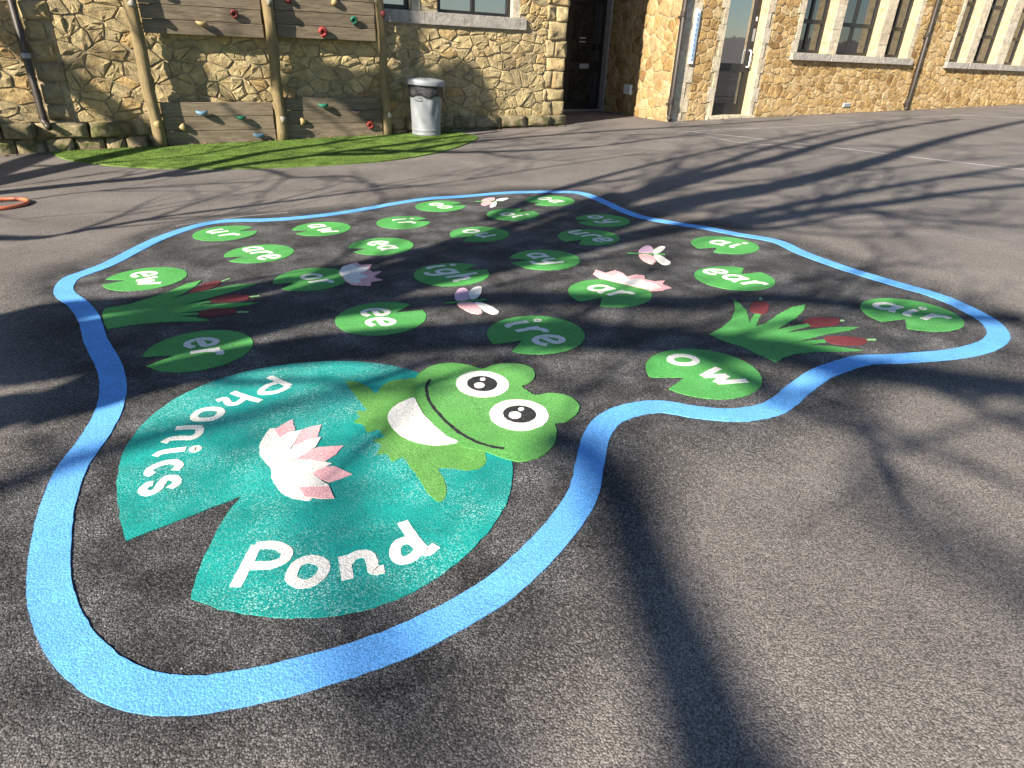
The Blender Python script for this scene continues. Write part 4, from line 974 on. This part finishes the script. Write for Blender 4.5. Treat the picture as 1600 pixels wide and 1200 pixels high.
tA.limb([np.array([-.6, .1])] + G([(760, 1260), (640, 1150), (540, 900), (520, 780), (560, 700), (640, 640)]), .05, .03, 'limb', 2, .8, .8, 11.0)
tA.limb([b0 + SD * 4.0] + G([(-150, 800), (0, 760), (120, 720), (250, 680), (420, 640), (560, 610), (700, 600)]), .06, .04, 'limb', 2, .5, .9, 8.0)
tA.limb([b0 + SD * 5.5] + G([(0, 500), (90, 486), (190, 478), (330, 462), (460, 438), (600, 405), (720, 378), (860, 334), (960, 302)]), .12, .07, 'limb', 8, .3)
tA.limb(G([(960, 318), (1040, 284), (1130, 254), (1220, 226), (1330, 202), (1430, 184)]), .10, .04, 'limb', 10, .2)
tA.limb(G([(1120, 346), (1250, 318), (1400, 290), (1550, 266), (1660, 250)]), .09, .04, 'limb', 10, .2)
tA.limb(G([(760, 345), (850, 304), (950, 274), (1060, 247), (1180, 222), (1290, 203)]), .07, .03, 'limb', 10, .2)
tA.finish()
tB = Tree((-8.0, 2.8), 'bare tree outside the picture whose branches shadow the turf and old wall', 5)
b0 = tB.b
tB.limb([b0, b0 + SD * 2.2] + G([(0, 301), (150, 285), (300, 271), (420, 254), (540, 238), (660, 222), (780, 205)]), .14, .06, 'trunk', 8, .0)
tB.limb(G([(240, 276), (330, 258), (425, 238), (500, 228), (560, 219)]) + [np.array([-1.2, 12.6]), np.array([0.4, 14.6])], .10, .05, 'limb', 5, .3)
tB.limb(G([(500, 243), (620, 240), (720, 224), (850, 212), (960, 204), (1100, 196), (1240, 186)]), .10, .05, 'limb', 12, .3)
tB.limb(G([(560, 236), (680, 238), (800, 236), (930, 229), (1040, 215), (1160, 205)]), .085, .03, 'limb', 12, .3)
tB.limb(G([(380, 262), (425, 267), (460, 277), (550, 276), (592, 300), (600, 318)]), .03, .012, 'limb', 6, .2)
tB.limb([b0 + SD * 3.3] + G([(0, 264), (120, 259), (220, 252), (330, 240)]) + [np.array([-3.6, 11.2]), np.array([-2.2, 13.4])], .04, .02, 'limb', 4, .3)
tB.limb([b0 + SD * 3.5] + G([(0, 316), (125, 301), (260, 290), (420, 284)]), .025, .01, 'limb', 6, .2)
tB.limb([b0 + SD * 3.0] + G([(0, 372), (150, 356), (260, 338), (420, 318), (560, 300), (700, 285), (850, 262), (1000, 240)]), .05, .015, 'limb', 12, .3)
tB.limb([b0 + SD * 4.0] + [np.array([-5.0, 10.4]), np.array([-3.6, 12.6]), np.array([-2.6, 14.6])], .15, .09, 'limb', 4, .3)
tB.limb([b0 + SD * 4.0] + [np.array([-6.4, 9.8]), np.array([-5.6, 11.8]), np.array([-5.2, 14.2])], .13, .08, 'limb', 4, .3)
tB.finish()
# leaf clump invented to throw the rounded shade on the wall by the bin
cl = [(440, 118), (475, 104), (520, 100), (560, 112), (600, 103), (625, 115), (650, 113), (675, 110), (700, 96), (720, 93), (745, 110), (760, 140), (772, 166), (758, 188), (700, 204), (600, 208), (560, 172), (470, 158), (440, 140)]
nl = np.array([LWd[1], -LWd[0]])
def wallpt(u, v): d = ray(u, v); t = ((LO + nl * .04) @ nl) / (d[:2] @ nl); return np.array([d[0] * t, d[1] * t, CAM_H + d[2] * t])
def inside(poly, x, y):
    r = False
    for i in range(len(poly)):
        a, b = poly[i], poly[i - 1]
        if (a[1] > y) != (b[1] > y) and x < (b[0] - a[0]) * (y - a[1]) / (b[1] - a[1]) + a[0]: r = not r
    return r
mb = MB(); cnt = 0; br = random.Random(11); lo_ = np.array(tB.o.location)
while cnt < 9000:
    u, v_ = br.uniform(440, 772), br.uniform(92, 208)
    if not inside(cl, u, v_): continue
    w_ = wallpt(u, v_); k = float((w_[:2] - tB.b) @ SD) / math.cos(SUN_EL) - br.uniform(-.4, .5)
    c = w_ + S_TO * k - lo_; a = np.array([br.gauss(0, 1) for _ in range(3)]); a /= np.linalg.norm(a); b = np.cross(a, [br.gauss(0, 1) for _ in range(3)]); b /= np.linalg.norm(b)
    s_ = br.uniform(.05, .09); mb.add([c - a * s_, c + b * s_ * .5, c + a * s_, c - b * s_ * .5], [(0, 1, 2, 3)]); cnt += 1
o = mb.build('shade_clump', M['leaf'], tB.o); o['kind'] = 'stuff'

# ------------------------------------------------------------------ blown leaves and grit along the foot of the walls
mb = MB(); br = random.Random(21)
for base_, dir_, a0, a1, off0, cnt_ in ((LO, LWd, -.6, 8.4, .16, 260), (RO, RWd, .3, 14.5, .05, 260)):
    nn = np.array([dir_[1], -dir_[0]])
    for _ in range(cnt_):
        q = base_ + dir_ * br.uniform(a0, a1) + nn * (off0 + abs(br.gauss(0, .07)))
        z = gz(*q) + (.018 if (base_ is LO and .4 < (q - LO) @ LWd < 6.1) else .004); a = br.random() * 6.28; l = br.uniform(.012, .035); w = l * br.uniform(.4, .8)
        ca, sa = math.cos(a), math.sin(a)
        mb.add([(q[0] + ca * l, q[1] + sa * l, z), (q[0] - sa * w, q[1] + ca * w, z + br.uniform(.002, .018)), (q[0] - ca * l, q[1] - sa * l, z + .003), (q[0] + sa * w, q[1] - ca * w, z + br.uniform(.0, .01))], [(0, 1, 2), (0, 2, 3)])
M['litter'] = mat_plain('dry_leaf', (.20, .13, .07), .8, .15, 0, .6, 30, 0)
tag(mb.build('leaf_litter', M['litter']), 'dry leaf litter and grit along the foot of the stone walls', 'leaf litter', kind='stuff')
